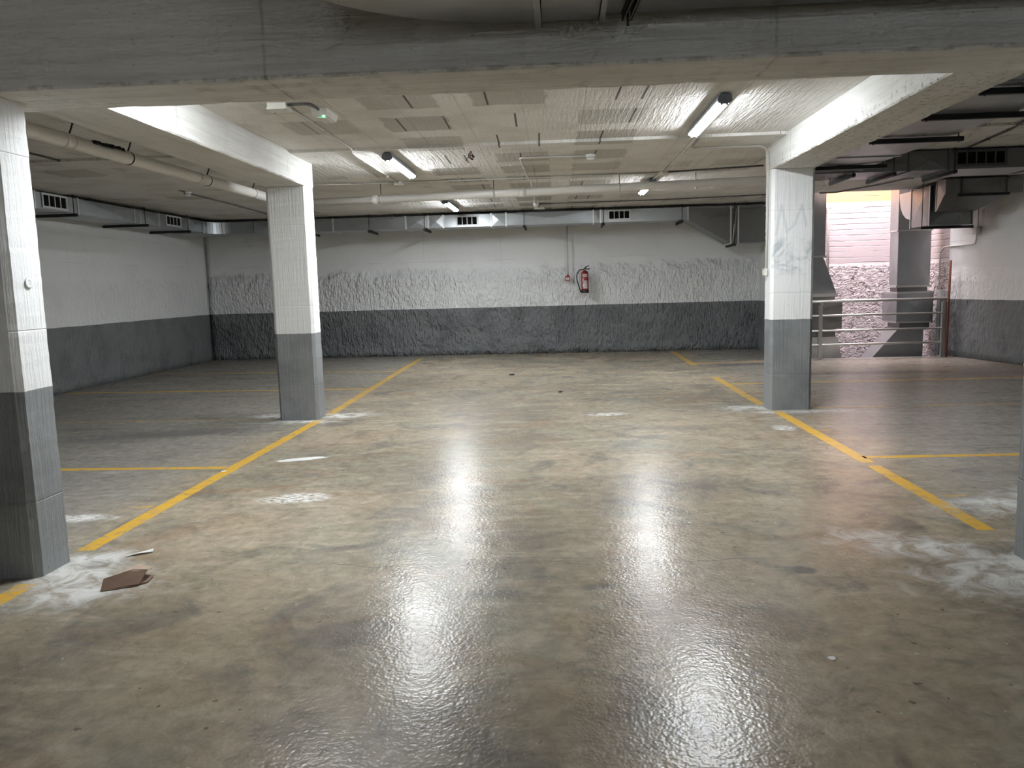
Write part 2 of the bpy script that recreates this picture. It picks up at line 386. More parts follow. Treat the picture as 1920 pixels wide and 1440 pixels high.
def lathe(bm, prof, c, axis='z', seg=20, flip=1):
    """profile of (radius, offset) turned round an axis through c"""
    rings = []
    for r, h in prof:
        rg = []
        for k in range(seg):
            a = 2 * PI * k / seg; u, w = r * math.cos(a), r * math.sin(a)
            p = {'z': (u, w, h * flip), 'y': (u, h * flip, w), 'x': (h * flip, u, w)}[axis]
            rg.append(bm.verts.new(Vector(c) + Vector(p)))
        rings.append(rg)
    for a, b in zip(rings, rings[1:]):
        for k in range(seg):
            f = bm.faces.new((a[k], a[(k + 1) % seg], b[(k + 1) % seg], b[k])); f.smooth = True
    bm.faces.new(rings[0][::-1]); bm.faces.new(rings[-1]); return bm

WORLD = {}
def base_of(bm):
    xs = [v.co for v in bm.verts]
    return Vector((sum(p.x for p in xs) / len(xs), sum(p.y for p in xs) / len(xs), min(p.z for p in xs)))

def obj(name, bm, mat, parent=None, origin=None):
    bmesh.ops.recalc_face_normals(bm, faces=bm.faces)
    if parent is None: org = Vector(origin) if origin is not None else base_of(bm)
    else: org = WORLD[parent] if origin is None else Vector(origin)
    for v in bm.verts: v.co -= org
    me = bpy.data.meshes.new(name); bm.to_mesh(me); bm.free(); me.materials.append(mat)
    o = bpy.data.objects.new(name, me); COL.objects.link(o)
    o.location = org - (WORLD[parent] if parent is not None else Vector())
    if parent is not None: o.parent = parent
    WORLD[o] = org
    return o

def tag(o, label, cat, group=None):
    o['label'] = label; o['category'] = cat
    if group: o['group'] = group
    return o

def thing(name, label, cat, loc, group=None):
    o = bpy.data.objects.new(name, None); COL.objects.link(o); o.location = loc; o.empty_display_size = .1
    WORLD[o] = Vector(loc); return tag(o, label, cat, group)

def struct(name, bm, mat, parent=None):
    o = obj(name, bm, mat, parent, origin=(0, 0, 0) if parent is None else None)
    if parent is None: o['kind'] = 'structure'
    return o

def jig(p, s, a): return mnoise.noise(Vector(p) * s) * a

# ------------------------------------------------------------------ camera
W_, H_, F_ = 1920, 1440, 1475.0
yaw, pit, rol = (math.radians(a) for a in (-3.40643, 7.12036, 1.60263))
f = Vector((math.sin(yaw) * math.cos(pit), math.cos(yaw) * math.cos(pit), -math.sin(pit)))
r = Vector((math.cos(yaw), -math.sin(yaw), 0)); d = f.cross(r)
r2 = r * math.cos(rol) + d * math.sin(rol); d2 = d * math.cos(rol) - r * math.sin(rol)
cam = bpy.data.objects.new('camera', bpy.data.cameras.new('camera')); COL.objects.link(cam)
mw = Matrix((r2, -d2, -f)).transposed().to_4x4(); mw.translation = (0, 0, 1.5); cam.matrix_world = mw
cam.data.sensor_width = 36; cam.data.lens = F_ / W_ * 36; cam.data.clip_start = .05
SC.camera = cam

# ------------------------------------------------------------------ the setting
PX0, PX1, PY0, PY1 = 4.45, 7.22, 14.82, 17.30        # light well beside the garage
bm = bm_new(); box(bm, (-8.1, -7, -.3), (9.9, PY0, 0)); box(bm, (-8.1, PY0, -.3), (PX0, 17.6, 0))
bm.free(); bm = bm_new()
def steps(*seg):
    v = []
    for a, b, st in seg: v += list(np.linspace(a, b, max(2, round((b - a) / st) + 1))[:-1])
    return v + [seg[-1][1]]
gx = steps((-8.1, -4.0, .3), (-4.0, 3.4, .04), (3.4, PX0, .1), (PX0, 9.9, .2)); gy = steps((-7, 2.4, .5), (2.4, 9.6, .04), (9.6, PY0, .12), (PY0, 17.6, .2))
vt = [[bm.verts.new((x, y, 0)) for y in gy] for x in gx]
for i in range(len(gx) - 1):
    for j in range(len(gy) - 1):
        if gx[i] > PX0 - .001 and gy[j] > PY0 - .001: continue
        bm.faces.new((vt[i][j], vt[i + 1][j], vt[i + 1][j + 1], vt[i][j + 1]))
bmesh.ops.delete(bm, geom=[v for v in bm.verts if not v.link_faces], context='VERTS')
box(bm, (-8.1, -7, -.3), (9.9, PY0, -.002)); box(bm, (-8.1, PY0, -.3), (PX0, 17.6, -.002))
floor = struct('floor', bm, M['floor']); floor_marks(floor.data, (0, 0, 0))
bm = bm_new(); box(bm, (PX0 - .3, PY0 - .3, -3.0), (PX1 + .3, PY1 + .3, -2.8)); struct('floor_lightwell', bm, M['floor'])

def rwall(yv): return 7.14 + (14.9 - yv) * .172
CZ = 3.0
bm = bm_new()
box(bm, (-8.1, -7, CZ), (9.9, 8.5, CZ + .3)); box(bm, (-8.1, 8.5, CZ - .03), (9.9, 11.12, CZ + .3)); box(bm, (-8.1, 11.12, CZ), (9.9, 14.70, CZ + .3))
box(bm, (-8.1, 14.70, CZ), (PX0, 17.6, CZ + .3))
struct('ceiling', bm, M['ceil'])

def wavy_wall(name, mat, p0, p1, z0, z1, thick, amp):
    """wall slab whose face towards the room undulates; p0->p1 has the room on its left side"""
    bm = bm_new(); p0 = Vector((*p0, 0)); p1 = Vector((*p1, 0)); L = (p1 - p0).length; t = (p1 - p0) / L; n = Vector((-t.y, t.x, 0))
    nu = max(2, int(L / .12)); nv = max(2, int((z1 - z0) / .12)); g = []
    for i in range(nu + 1):
        col = []
        for j in range(nv + 1):
            z = z0 + (z1 - z0) * j / nv; p = p0 + t * (L * i / nu) + Vector((0, 0, z))
            k = 1.0 if z < 1.75 else .35
            edge = 0 if i in (0, nu) else 1
            col.append(bm.verts.new(p + n * (jig(p, 1.7, amp * k) + jig(p, 5.5, amp * .5 * k)) * edge))
        g.append(col)
    for i in range(nu):
        for j in range(nv): bm.faces.new((g[i][j], g[i + 1][j], g[i + 1][j + 1], g[i][j + 1])).smooth = True
    a, b, c, e = [bm.verts.new(q - n * thick) for q in (g[0][0].co, g[nu][0].co, g[nu][nv].co, g[0][nv].co)]
    bm.faces.new((b, a, e, c))
    bm.faces.new([a] + [g[0][j] for j in range(nv + 1)] + [e]); bm.faces.new([c] + [g[nu][j] for j in range(nv, -1, -1)] + [b])
    bm.faces.new([g[i][0] for i in range(nu, -1, -1)] + [a, b]); bm.faces.new([g[i][nv] for i in range(nu + 1)] + [c, e])
    return struct(name, bm, mat)
wavy_wall('wall_back', M['wall_back'], (PX0, 17.25), (-7.86, 17.5), 0, 3.02, .25, .022)
wavy_wall('wall_left', M['wall_left'], (-7.86, 17.5), (-7.78, -7), 0, 3.02, .25, .012)
wavy_wall('wall_right', M['wall_right'], (rwall(-7) , -7), (7.14, 14.9), 0, 3.02, .25, .012)
bm = bm_new(); box(bm, (-8.1, -7.25, 0), (11.2, -7, 3.02)); struct('wall_front', bm, M['wall_left'])
# shaft of the light well, open to the sky
bm = bm_new()
box(bm, (PX0 - .25, PY1, -3), (PX1 + .25, PY1 + .25, 8.5)); box(bm, (PX1, 14.9, -3), (PX1 + .25, PY1, 8.5))
box(bm, (PX0 - .25, PY0 - .12, CZ + .3), (PX1 + .25, PY0 - .02, 8.5)); box(bm, (PX0 - .25, PY0, CZ + .3), (PX0, PY1, 8.5))
box(bm, (PX0 - .25, PY0 - .2, -3), (PX1 + .25, PY0, -.3)); box(bm, (PX0 - .25, PY0, -3), (PX0, PY1, -.3))
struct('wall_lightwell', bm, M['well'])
bm = bm_new(); box(bm, (PX0 - .14, 14.92, 0), (PX0, PY1, CZ + .02)); struct('wall_light_screen', bm, M['wall_left'])  # unseen wall added to keep the well's light off the back wall

# painted bay lines: part of the floor
def line(p, q, w, mat, label=None):
    p = Vector((*p, 0)); q = Vector((*q, 0)); t = (q - p).normalized(); n = Vector((-t.y, t.x, 0)) * w / 2
    bm = bm_new(); k = max(2, int((q - p).length / .15)); a = []
    for i in range(k + 1):
        c = p.lerp(q, i / k); wob = 1 + jig(c, 5, .10)
        a.append((bm.verts.new(c + n * wob + Vector((0, 0, .0012))), bm.verts.new(c - n * wob + Vector((0, 0, .0012))), bm.verts.new(c - n * wob), bm.verts.new(c + n * wob)))
    for u, v in zip(a, a[1:]):
        for i in range(4): bm.faces.new((u[i], v[i], v[(i + 1) % 4], u[(i + 1) % 4]))
    bm.faces.new(a[0]); bm.faces.new(a[-1][::-1])
    o = obj('parking_line', bm, mat, floor); floor_marks(o.data, (0, 0, 0))
    if label: o['label'] = label
line((-2.83, 2.2), (-2.83, 3.86), .105, M['line'], 'yellow lane line running past the near left column')
line((-2.845, 4.38), (-2.805, 8.95), .105, M['line'], 'long yellow lane line between the two left columns')
line((-2.80, 9.34), (-2.945, 16.78), .11, M['mid'], 'yellow lane line from the far left column to the back wall')
line((2.49, 4.62), (2.487, 6.28), .105, M['line'], 'yellow lane line ending beside the near right column')
line((2.488, 6.38), (2.475, 9.0), .11, M['line'], 'yellow lane line running up to the far right column')
line((2.43, 9.5), (2.43, 12.35), .11, M['mid'], 'worn yellow lane line behind the far right column')
line((2.43, 14.15), (2.46, 16.95), .11, M['mid'], 'short yellow lane line at the back wall')
line((-7.75, 6.59), (-2.9, 6.54), .085, M['line'], 'yellow stall line on the left between the columns')
line((-7.75, 9.2), (-3.32, 9.05), .085, M['faded'], 'faded yellow stall line at the far left column')
line((-7.8, 11.98), (-2.9, 11.76), .085, M['line'], 'yellow stall line behind the far left column')
line((-7.8, 14.75), (-2.92, 14.15), .085, M['mid'], 'faint yellow stall line near the back wall')
line((2.52, 6.58), (7.9, 6.68), .085, M['line'], 'yellow stall line on the right between the columns')
line((2.9, 9.2), (7.7, 9.24), .085, M['faded'], 'faded yellow stall line at the far right column')
line((2.5, 11.45), (7.4, 11.6), .085, M['mid'], 'thin yellow stall line behind the far right column')
line((2.5, 14.46), (4.4, 14.64), .085, M['mid'], 'yellow stall line lit pink near the light well')
line((-3.06, 5.31), (-2.92, 5.34), .03, M['mid']); line((2.59, 5.36), (2.76, 5.37), .025, M['mid']); line((2.56, 7.80), (2.66, 7.80), .04, M['mid'])

# ------------------------------------------------------------------ columns and beams
def column(x0, x1, y0, y1, z1, mat, label):
    bm = bm_new(); c = .032; n = 70; rings = []
    prof = [(x0 + c, y0), (x1 - c, y0), (x1, y0 + c), (x1, y1 - c), (x1 - c, y1), (x0 + c, y1), (x0, y1 - c), (x0, y0 + c)]
    cx, cy = (x0 + x1) / 2, (y0 + y1) / 2
    for i in range(n + 1):
        z = z1 * i / n; rg = []
        for k, (px, py) in enumerate(prof):
            q = (px * 3 + k, py * 3, z * 9)
            a = jig(q, 1.9, .003) + jig(q, 4.3, .003)
            dx = (px - cx); dy = (py - cy); L = math.hypot(dx, dy)
            rg.append(bm.verts.new((px + dx / L * a, py + dy / L * a, z)))
        rings.append(rg)
    for a, b in zip(rings, rings[1:]):
        for k in range(8): bm.faces.new((a[k], a[(k + 1) % 8], b[(k + 1) % 8], b[k]))
    bm.faces.new(rings[0][::-1]); bm.faces.new(rings[-1])
    return tag(obj('concrete_column', bm, mat, None, (cx, cy, 0)), label, 'column', 'concrete columns in two rows')
column(-3.30, -2.82, 3.94, 4.235, 2.53, M['col'], 'near left white and grey column with a hook mark, dusty at its foot')
column(-3.29, -2.815, 8.98, 9.27, 2.69, M['col'], 'far left white and grey column under the beam end by the drain pipe')
column(2.41, 2.885, 9.08, 9.36, 2.70, M['colg'], 'far right white and grey column with faint grey scribble on its face')
column(2.415, 2.895, 3.95, 4.24, 2.53, M['col'], 'near right column cut off by the picture edge, only its grey side showing')

def rough_beam(lo, hi, axis, mat, label, cat='beam', end=0.0):
    """long box with slightly chipped lower edges"""
    bm = bm_new(); L = hi[axis] - lo[axis]; n = int(L / .06); rings = []; o = 1 - axis
    for i in range(n + 1):
        s = lo[axis] + L * i / n; rg = []
        for k, (u, z) in enumerate(((lo[o] + .012, lo[2]), (hi[o] - .012, lo[2]), (hi[o], lo[2] + .012), (hi[o], hi[2]), (lo[o], hi[2]), (lo[o], lo[2] + .012))):
            q = (s * 6 + k * 7.3, u, z)
            a = (jig(q, 1.3, .005) + max(0, jig(q, 2.9, .012) - .003)) if k in (0, 1, 2, 5) else 0
            p = [0, 0, z + a * (1 if k in (0, 1) else .6)]; p[axis] = s; p[o] = u + (a if k in (0, 5) else -a)
            rg.append(bm.verts.new(p))
        rings.append(rg)
    for a, b in zip(rings, rings[1:]):
        for k in range(6): bm.faces.new((a[k], a[(k + 1) % 6], b[(k + 1) % 6], b[k]))
    bm.faces.new(rings[0][::-1]); bm.faces.new(rings[-1])
    return tag(obj('concrete_beam', bm, mat), label, cat, 'concrete ceiling beams')
rough_beam((-8.0, 3.92, 2.53), (8.7, 4.37, 3.01), 0, M['beamx'], 'deep whitewashed concrete beam crossing the whole width over the near columns')
rough_beam((-3.30, 4.36, 2.69), (-2.815, 9.27, 3.01), 1, M['beamy'], 'whitewashed beam running back to the far left column, bright on its lane side')
rough_beam((2.41, 4.36, 2.70), (2.885, 9.36, 3.01), 1, M['beamy'], 'whitewashed beam running back to the far right column beside the metal duct')

# the cone hole left by a shutter tie, on the lit side of the near left column
# (a part of that column)
colL = bpy.data.objects['concrete_column']
bm = bm_new(); lathe(bm, [(.030, 0), (.030, .004), (.020, .006), (.012, .001)], (-2.818, 4.09, 1.585), 'x', 14)
obj('tie_hole_collar', bm, M['col'], colL)

# ------------------------------------------------------------------ ceiling lamps
def lamp(x, y0, y1, zt, label):
    L = y1 - y0; t = thing('ceiling_lamp', label, 'lamp', (x, y0, zt), 'lit batten lamps on the ceiling')
    def prof(bm, pts, a, b): prism(bm, [(x + u, 0, zt + w) for u, w in pts], (0, a, 0), (0, b, 0))
    bm = bm_new(); prof(bm, [(-.036, 0), (-.056, -.030), (-.058, -.056), (.058, -.056), (.056, -.030), (.036, 0)], y0 + .02, y1 - .02); obj('housing', bm, M['housing'], t)
    bm = bm_new()
    arc = [(.052 * math.cos(a), -.057 - .021 * math.sin(a)) for a in [PI * k / 10 for k in range(11)]]
    prof(bm, arc, y0 + .045, y1 - .045); obj('diffuser', bm, M['diff'], t)
    for a, b in ((y0, y0 + .044), (y1 - .044, y1)):
        bm = bm_new(); arc2 = [(.057 * math.cos(q), -.057 - .025 * math.sin(q)) for q in [PI * k / 10 for k in range(11)]]
        prof(bm, arc2 + [(-.05, -.02), (-.03, -.004), (.03, -.004), (.05, -.02)], a, b)
        e = obj('end_cap', bm, M['cap'], t)
        for s in (-.022, .022):
            bm = bm_new(); yy = (a + b) / 2 + (.022 if a == y0 else -.022)
            box(bm, (x + s - .008, yy - .01, zt - .088), (x + s + .008, yy + .01, zt - .072)); obj('latch', bm, M['cap'], e)
    return t
lampB = lamp(1.39, 6.66, 8.17, 2.995, 'big bright batten lamp in front of the right beam')
lampA = lamp(-1.80, 8.64, 10.15, 2.965, 'bright batten lamp over the lane beside the far left column')
lampC = lamp(-1.86, 13.55, 15.06, 2.995, 'small far batten lamp above the back wall vent')
lampD = lamp(1.42, 11.75, 13.26, 2.995, 'far batten lamp partly hidden by the white drain pipe')
fillF = lamp(-1.0, -6.3, -4.8, 2.995, 'added fill lamp behind the camera, lighting the near side of the cross beam')
fillG = lamp(3.2, -6.3, -4.8, 2.995, 'second added fill lamp behind the camera')
for l_ in (fillF, fillG): l_.rotation_euler = (0, 0, PI / 2)  # both added out of view as fill, turned crosswise towards the beam
lampE = lamp(-1.83, 4.42, 5.93, 2.995, 'batten lamp tip peeping out under the cross beam')

# emergency light with green indicator
t = thing('emergency_light', 'white ceiling emergency light with a glowing green dot', 'emergency light', (-1.93, 6.62, 2.94))
bm = bm_new(); hexa(bm, [(-1.985, 6.64, 2.945), (-1.875, 6.64, 2.945), (-1.875, 6.95, 2.945), (-1.985, 6.95, 2.945), (-2.0, 6.62, 3.0), (-1.86, 6.62, 3.0), (-1.86, 6.97, 3.0), (-2.0, 6.97, 3.0)]); obj('housing', bm, M['whitep'], t)
bm = bm_new(); box(bm, (-1.965, 6.70, 2.935), (-1.895, 6.92, 2.9455)); obj('lens', bm, M['label'], t)
bm = bm_new(); lathe(bm, [(.007, 0), (.007, .005), (.004, .008)], (-1.905, 6.672, 2.945), 'z', 12, -1); obj('indicator', bm, M['green'], t)['label'] = 'green glowing indicator'

# junction boxes
def jbox(c, label, up=(0, 0, -1), s=.055, h=.05):
    t = thing('junction_box', label, 'junction box', c, 'plastic junction boxes')
    u = Vector(up); a = Vector((1, 0, 0)) if abs(u.x) < .5 else Vector((0, 1, 0)); b = u.cross(a)
    def blk(s0, h0, h1):
        bm = bm_new(); C0 = Vector(c); p = [C0 + a * (i * s0) + b * (j * s0) + u * h for h in (h0, h1) for i, j in ((-1, -1), (1, -1), (1, 1), (-1, 1))]
        return hexa(bm, [tuple(q) for q in p])
    obj('body', blk(s, 0, h * .7), M['box'], t); obj('lid', blk(s * 1.06, h * .7, h), M['box'], t)
    for i, j in ((-1, -1), (1, 1)):
        bm = bm_new(); q = Vector(c) + a * (i * s * .8) + b * (j * s * .8) + u * h
        box(bm, (q.x - .005, q.y - .005, q.z - .005), (q.x + .005, q.y + .005, q.z + .003)); obj('screw', bm, M['cap'], t)
    return t
jbox((-2.20, 6.46, 3.0), 'white junction box at the edge of the cross beam', s=.075)
jbox((-2.14, 11.02, 2.968), 'cream junction box at the foot of the lit lamp over the lane')
jbox((1.47, 11.00, 2.968), 'junction box where two conduits meet, past the big bright lamp', s=.06)
jbox((2.40, 9.22, 1.575), 'small white box on the side of the far right column', up=(-1, 0, 0), s=.035, h=.04)
jbox((rwall(14.2) - .02, 14.15, 2.21), 'yellowish junction box on the right wall below the fan box', up=(-1, 0, 0), s=.06, h=.06)
jbox((-.30, 15.72, 3.0), 'flat pale box on the ceiling edge above the back duct', s=.10, h=.03)

# conduits
def conduit(pts, label, r=.012, mat='conduit', step=1.15, up=(0, 0, 1), rad=.06, clips=True, name='conduit', cat='conduit', grp='surface conduits'):
    t = thing(name, label, cat, pts[0], grp)
    bm = bm_new(); tube(bm, rounded(pts, rad), r, 8); obj('pipe', bm, M[mat], t)
    if clips:
        for p, q in zip(pts, pts[1:]):
            p = Vector(p); q = Vector(q); L = (q - p).length; n = int(L / step); dr = (q - p).normalized(); side = dr.cross(Vector(up)).normalized(); U = Vector(up)
            for i in range(n):
                c = p.lerp(q, (i + .5) / n); bm = bm_new()
                P = [c + dr * (a * .009) + side * (b * (r + .006)) + U * h for h in (-r * 1.25, r * 1.05) for a, b in ((-1, -1), (1, -1), (1, 1), (-1, 1))]
                hexa(bm, [tuple(v) for v in P]); obj('clip', bm, M['cdark'] if mat == 'cdark' else M['conduit'], t)
    return t
zc = 2.986
conduit([(-2.14, 6.54, zc), (-2.14, 8.46, zc), (-2.155, 8.54, zc - .03), (-2.155, 10.96, zc - .03)], 'straight conduit from the white box back to the lamp over the lane')
conduit([(-2.12, 6.42, zc), (-1.94, 6.42, zc), (-1.93, 6.62, zc)], 'short bent conduit feeding the emergency light', .010, 'cdark')
conduit([(-3.30, 11.0, zc - .03), (-2.2, 11.02, zc - .03), (-.4, 11.0, zc - .03), (1.41, 10.95, zc - .03)], 'long conduit across the lane in front of the drain pipe')
conduit([(1.53, 10.94, zc - .03), (2.72, 10.66, zc - .03)], 'conduit continuing right behind the far right column', .011, 'cdark')
conduit([(1.47, 8.17, zc), (1.47, 8.46, zc), (1.47, 8.54, zc - .03), (1.47, 10.94, zc - .03)], 'conduit running from the big bright lamp to the box')
conduit([(1.52, 8.56, zc - .03), (1.52, 9.08, zc - .03), (2.30, 9.08, zc - .03), (2.398, 9.2, zc - .08), (2.398, 9.22, 1.62)], 'conduit turning down the side of the far right column', .011, rad=.09)
conduit([(1.45, 11.06, zc - .03), (1.43, 11.76, zc - .01)], 'short conduit from the box to the lamp behind the drain pipe')
conduit([(.36, 9.32, zc - .03), (-.39, 9.30, zc - .03), (-.365, 10.85, zc - .03), (-.362, 10.95, zc - .056), (-.36, 11.05, zc - .056), (-.355, 11.2, zc - .03), (-.35, 11.4, zc), (-.345, 14.74, zc)], 'bent conduit linking the two smoke detectors')
conduit([(-.30, 14.85, zc), (2.0, 14.85, zc), (4.3, 14.5, zc)], 'far conduit along the ceiling before the back duct', .010, 'cdark')
conduit([(-.345, 14.92, zc), (-.31, 15.65, zc)], 'short conduit behind the far smoke detector', .010)
conduit([(-5.37, 4.4, zc), (-5.37, 11.42, zc)], 'conduit along the left bay ceiling to its detector', .010, 'cdark')
conduit([(-5.40, 11.6, zc), (-5.47, 15.6, zc)], 'conduit along the left bay ceiling beyond its detector', .010, 'cdark')
conduit([(-2.8, 10.95, zc - .035), (-3.3, 10.93, zc - .035), (-3.9, 10.9, zc - .035)], 'conduit end behind the far left column', .010)
conduit([(4.72, 14.64, zc), (5.0, 14.62, zc), (5.35, 13.6, zc), (5.7, 12.0, zc), (5.83, 11.2, zc), (5.85, 11.06, zc - .03), (5.93, 10.62, zc - .03)], 'black cable sagging along the ceiling to the light well edge', .012, 'cdark')
conduit([(4.85, 9.8, zc - .03), (4.70, 8.6, zc - .03), (4.68, 8.42, zc), (4.55, 7.6, zc), (4.45, 5.0, zc)], 'black cable on the right bay ceiling before the vented duct', .012, 'cdark')
conduit([(.252, 17.17, 2.95), (.252, 17.17, 1.69)], 'grey conduit dropping down the back wall to the red button', .013, up=(0, 1, 0))
xw = rwall(14.2) - .035
conduit([(xw, 14.15, 2.15), (xw, 14.18, 1.99), (7.12, 15.05, 1.985), (7.12, 15.2, 1.9), (7.12, 15.2, 1.06)], 'conduit bending down the right wall behind the rusty pole', .014, up=(1, 0, 0), rad=.12)
conduit([(xw, 14.13, 2.26), (xw, 14.13, 2.98)], 'two-pipe conduit rising above the yellowish box', .011, up=(1, 0, 0), clips=False)
conduit([(xw, 14.19, 2.26), (6.95, 14.25, 2.33), (6.885, 14.0, 2.40)], 'flexible grey cable from the yellowish box to the fan box', .013, up=(1, 0, 0), rad=.1, clips=False, name='cable', cat='cable', grp=None)
conduit([(5.30, 17.26, 2.96), (5.72, 17.26, 2.96), (5.75, 17.26, 2.9), (5.78, 17.26, 1.0)], 'pale pipe bent down the bright light well wall', .024, 'conduit', up=(0, 1, 0), rad=.2, clips=False)

# smoke detectors
def detector(c, label):
    t = thing('smoke_detector', label, 'smoke detector', c, 'ceiling smoke detectors')
    bm = bm_new(); lathe(bm, [(.058, 0), (.058, .018), (.05, .024)], c, 'z', 20, -1); obj('base', bm, M['whitep'], t)
    bm = bm_new(); lathe(bm, [(.047, .024), (.045, .045), (.030, .058), (.012, .062)], c, 'z', 20, -1); obj('sensor_head', bm, M['whitep'], t)
    bm = bm_new(); lathe(bm, [(.0465, .032), (.0465, .038)], c, 'z', 20, -1); obj('sensor_slot', bm, M['cdark'], t)
detector((.42, 9.32, 2.968), 'smoke detector at the end of the bent conduit over the lane')
detector((-.345, 14.83, 2.998), 'smoke detector near the back duct, beyond the drain pipe')
detector((-5.38, 11.52, 2.998), 'smoke detector in the left bay beside the far left column')

# rusty tie wire left in the ceiling
bm = bm_new()
for k in range(4):
    p = [(-.90, 8.80, 2.97)]
    for i in range(5): p.append((-.90 + random.uniform(-.035, .035), 8.80 + random.uniform(-.03, .03), 2.955 - .018 * i - random.uniform(0, .01)))
    tube(bm, p, .0045, 6)
tube(bm, [(-.90, 8.8, 2.93), (-.94, 8.8, 2.90), (-.965, 8.79, 2.865)], .004, 6); tube(bm, [(-.89, 8.8, 2.93), (-.87, 8.8, 2.90)], .012, 6)
tag(obj('tie_wire', bm, M['rustd']), 'dark rusty wire tangle hanging from the ceiling over the lane', 'wire')

# ------------------------------------------------------------------ white drain pipes
t = thing('drain_pipe', 'white drain pipe crossing the lane under the ceiling', 'pipe', (-3.5, 11.25, 2.745), 'white drain pipes')
def zp(x): return 2.750 + (x + 3.4) * .0145
bm = bm_new(); tube(bm, [(-3.60, 11.25, zp(-3.60)), (0, 11.25, zp(0)), (7.6, 11.2, zp(7.6))], .055, 20); obj('pipe', bm, M['pvc'], t)
for x in (-2.55, -.45, 2.2, 4.4):
    bm = bm_new(); tube(bm, [(x - .05, 11.25, zp(x)), (x + .05, 11.25, zp(x))], .0605, 20); obj('coupling', bm, M['pvc'], t)
for x in (-2.45, -.85, .9, 1.95, 3.9):
    h = bm_new(); tube(h, [(x - .012, 11.25, zp(x)), (x + .012, 11.25, zp(x))], .0625, 20); c = obj('pipe_clamp', h, M['grille'], t)
    h = bm_new(); tube(h, [(x, 11.25, zp(x) + .055), (x, 11.25, CZ)], .005, 6); obj('hanger_rod', h, M['strut'], c)
t = thing('drain_pipe', 'grimy white drain pipe running along the left beam with a broken stained top', 'pipe', (-3.78, 5.4, 2.71), 'white drain pipes')
bm = bm_new(); tube(bm, rounded([(-5.2, 5.28, 2.70), (-3.79, 5.30, 2.712), (-3.78, 11.25, 2.750), (-3.605, 11.25, 2.748)], .16, 6), .058, 20); obj('pipe', bm, M['pvc'], t)
for y in (6.1, 8.4, 10.6):
    bm = bm_new(); z0 = 2.71 + (y - 5.3) * .0065; tube(bm, [(-3.782, y - .05, z0), (-3.782, y + .05, z0)], .0612, 20); obj('coupling', bm, M['pvc'], t)
for y in (6.15, 7.0, 8.6, 9.9):
    z0 = 2.71 + (y - 5.3) * .0065
    h = bm_new(); tube(h, [(-3.782, y - .004, z0), (-3.782, y + .004, z0)], .0605, 20); c = obj('pipe_clamp', h, M['strut'], t)
    h = bm_new(); tube(h, [(-3.78, y, z0 + .06), (-3.70, y + .02, CZ)], .007, 6); obj('hanger_rod', h, M['strut'], c)
bm = bm_new()
for i in range(9):
    y = 6.42 + i * .055; z0 = 2.71 + (y - 5.3) * .0065; a = random.uniform(.4, 1.0)
    p = Vector((-3.782 + .05 * math.sin(a), y, z0 + .052 * math.cos(a)))
    lathe(bm, [(.03 + random.uniform(0, .012), -.008), (.024, .012 + random.uniform(0, .012)), (.006, .018)], p, 'z', 8)
obj('tar_patch', bm, M['black'], t)['label'] = 'black tar blobs on top of the pipe'

# ------------------------------------------------------------------ air ducts
def grille(parent, x0, x1, z0, z1, face, axis, nslot, mat='grille'):
    """flat vent: frame with upright bars over flat black panels painted as slot shade. axis 'y': face looks to -y at y=face, axis 'x': face looks to +x at x=face"""
    s = -1 if axis == 'y' else 1; fr = .028
    def b(bm, u0, u1, w0, w1, d0, d1):
        lo, hi = sorted((face + s * d0, face + s * d1))
        if axis == 'y': box(bm, (u0, lo, w0), (u1, hi, w1))
        else: box(bm, (lo, u0, w0), (hi, u1, w1))
    bm = bm_new()
    b(bm, x0, x1, z0, z0 + fr, 0, .016); b(bm, x0, x1, z1 - fr, z1, 0, .016); b(bm, x0, x0 + fr, z0 + fr, z1 - fr, 0, .016); b(bm, x1 - fr, x1, z0 + fr, z1 - fr, 0, .016)
    w = (x1 - x0 - 2 * fr) / nslot
    for i in range(1, nslot): b(bm, x0 + fr + w * i - .007, x0 + fr + w * i + .007, z0 + fr, z1 - fr, 0, .014)
    g = obj('grille', bm, M[mat], parent)
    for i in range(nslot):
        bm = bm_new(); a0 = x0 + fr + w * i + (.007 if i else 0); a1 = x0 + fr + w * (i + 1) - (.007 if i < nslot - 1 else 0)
        b(bm, a0, a1, z0 + fr, z1 - fr, .0012, .003)  # flat black panel: shade of the open slot put into the colour
        obj('slot_shade', bm, M['slot_shade'], g)

def hanger(parent, p0, p1, zb, rods):
    bm = bm_new(); p0 = Vector(p0); p1 = Vector(p1); dr = (p1 - p0).normalized(); sd = Vector((-dr.y, dr.x, 0)) * .02
    P = [tuple(q + s + Vector((0, 0, h))) for h in (zb - .042, zb - .001) for q, s in ((p0, -sd), (p1, -sd), (p1, sd), (p0, sd))]
    hexa(bm, P); b = obj('support_bar', bm, M['strut'], parent)
    for q in rods:
        bm = bm_new(); tube(bm, [(q[0], q[1], zb - .05), (q[0], q[1], CZ)], .006, 6); obj('threaded_rod', bm, M['strut'], b)

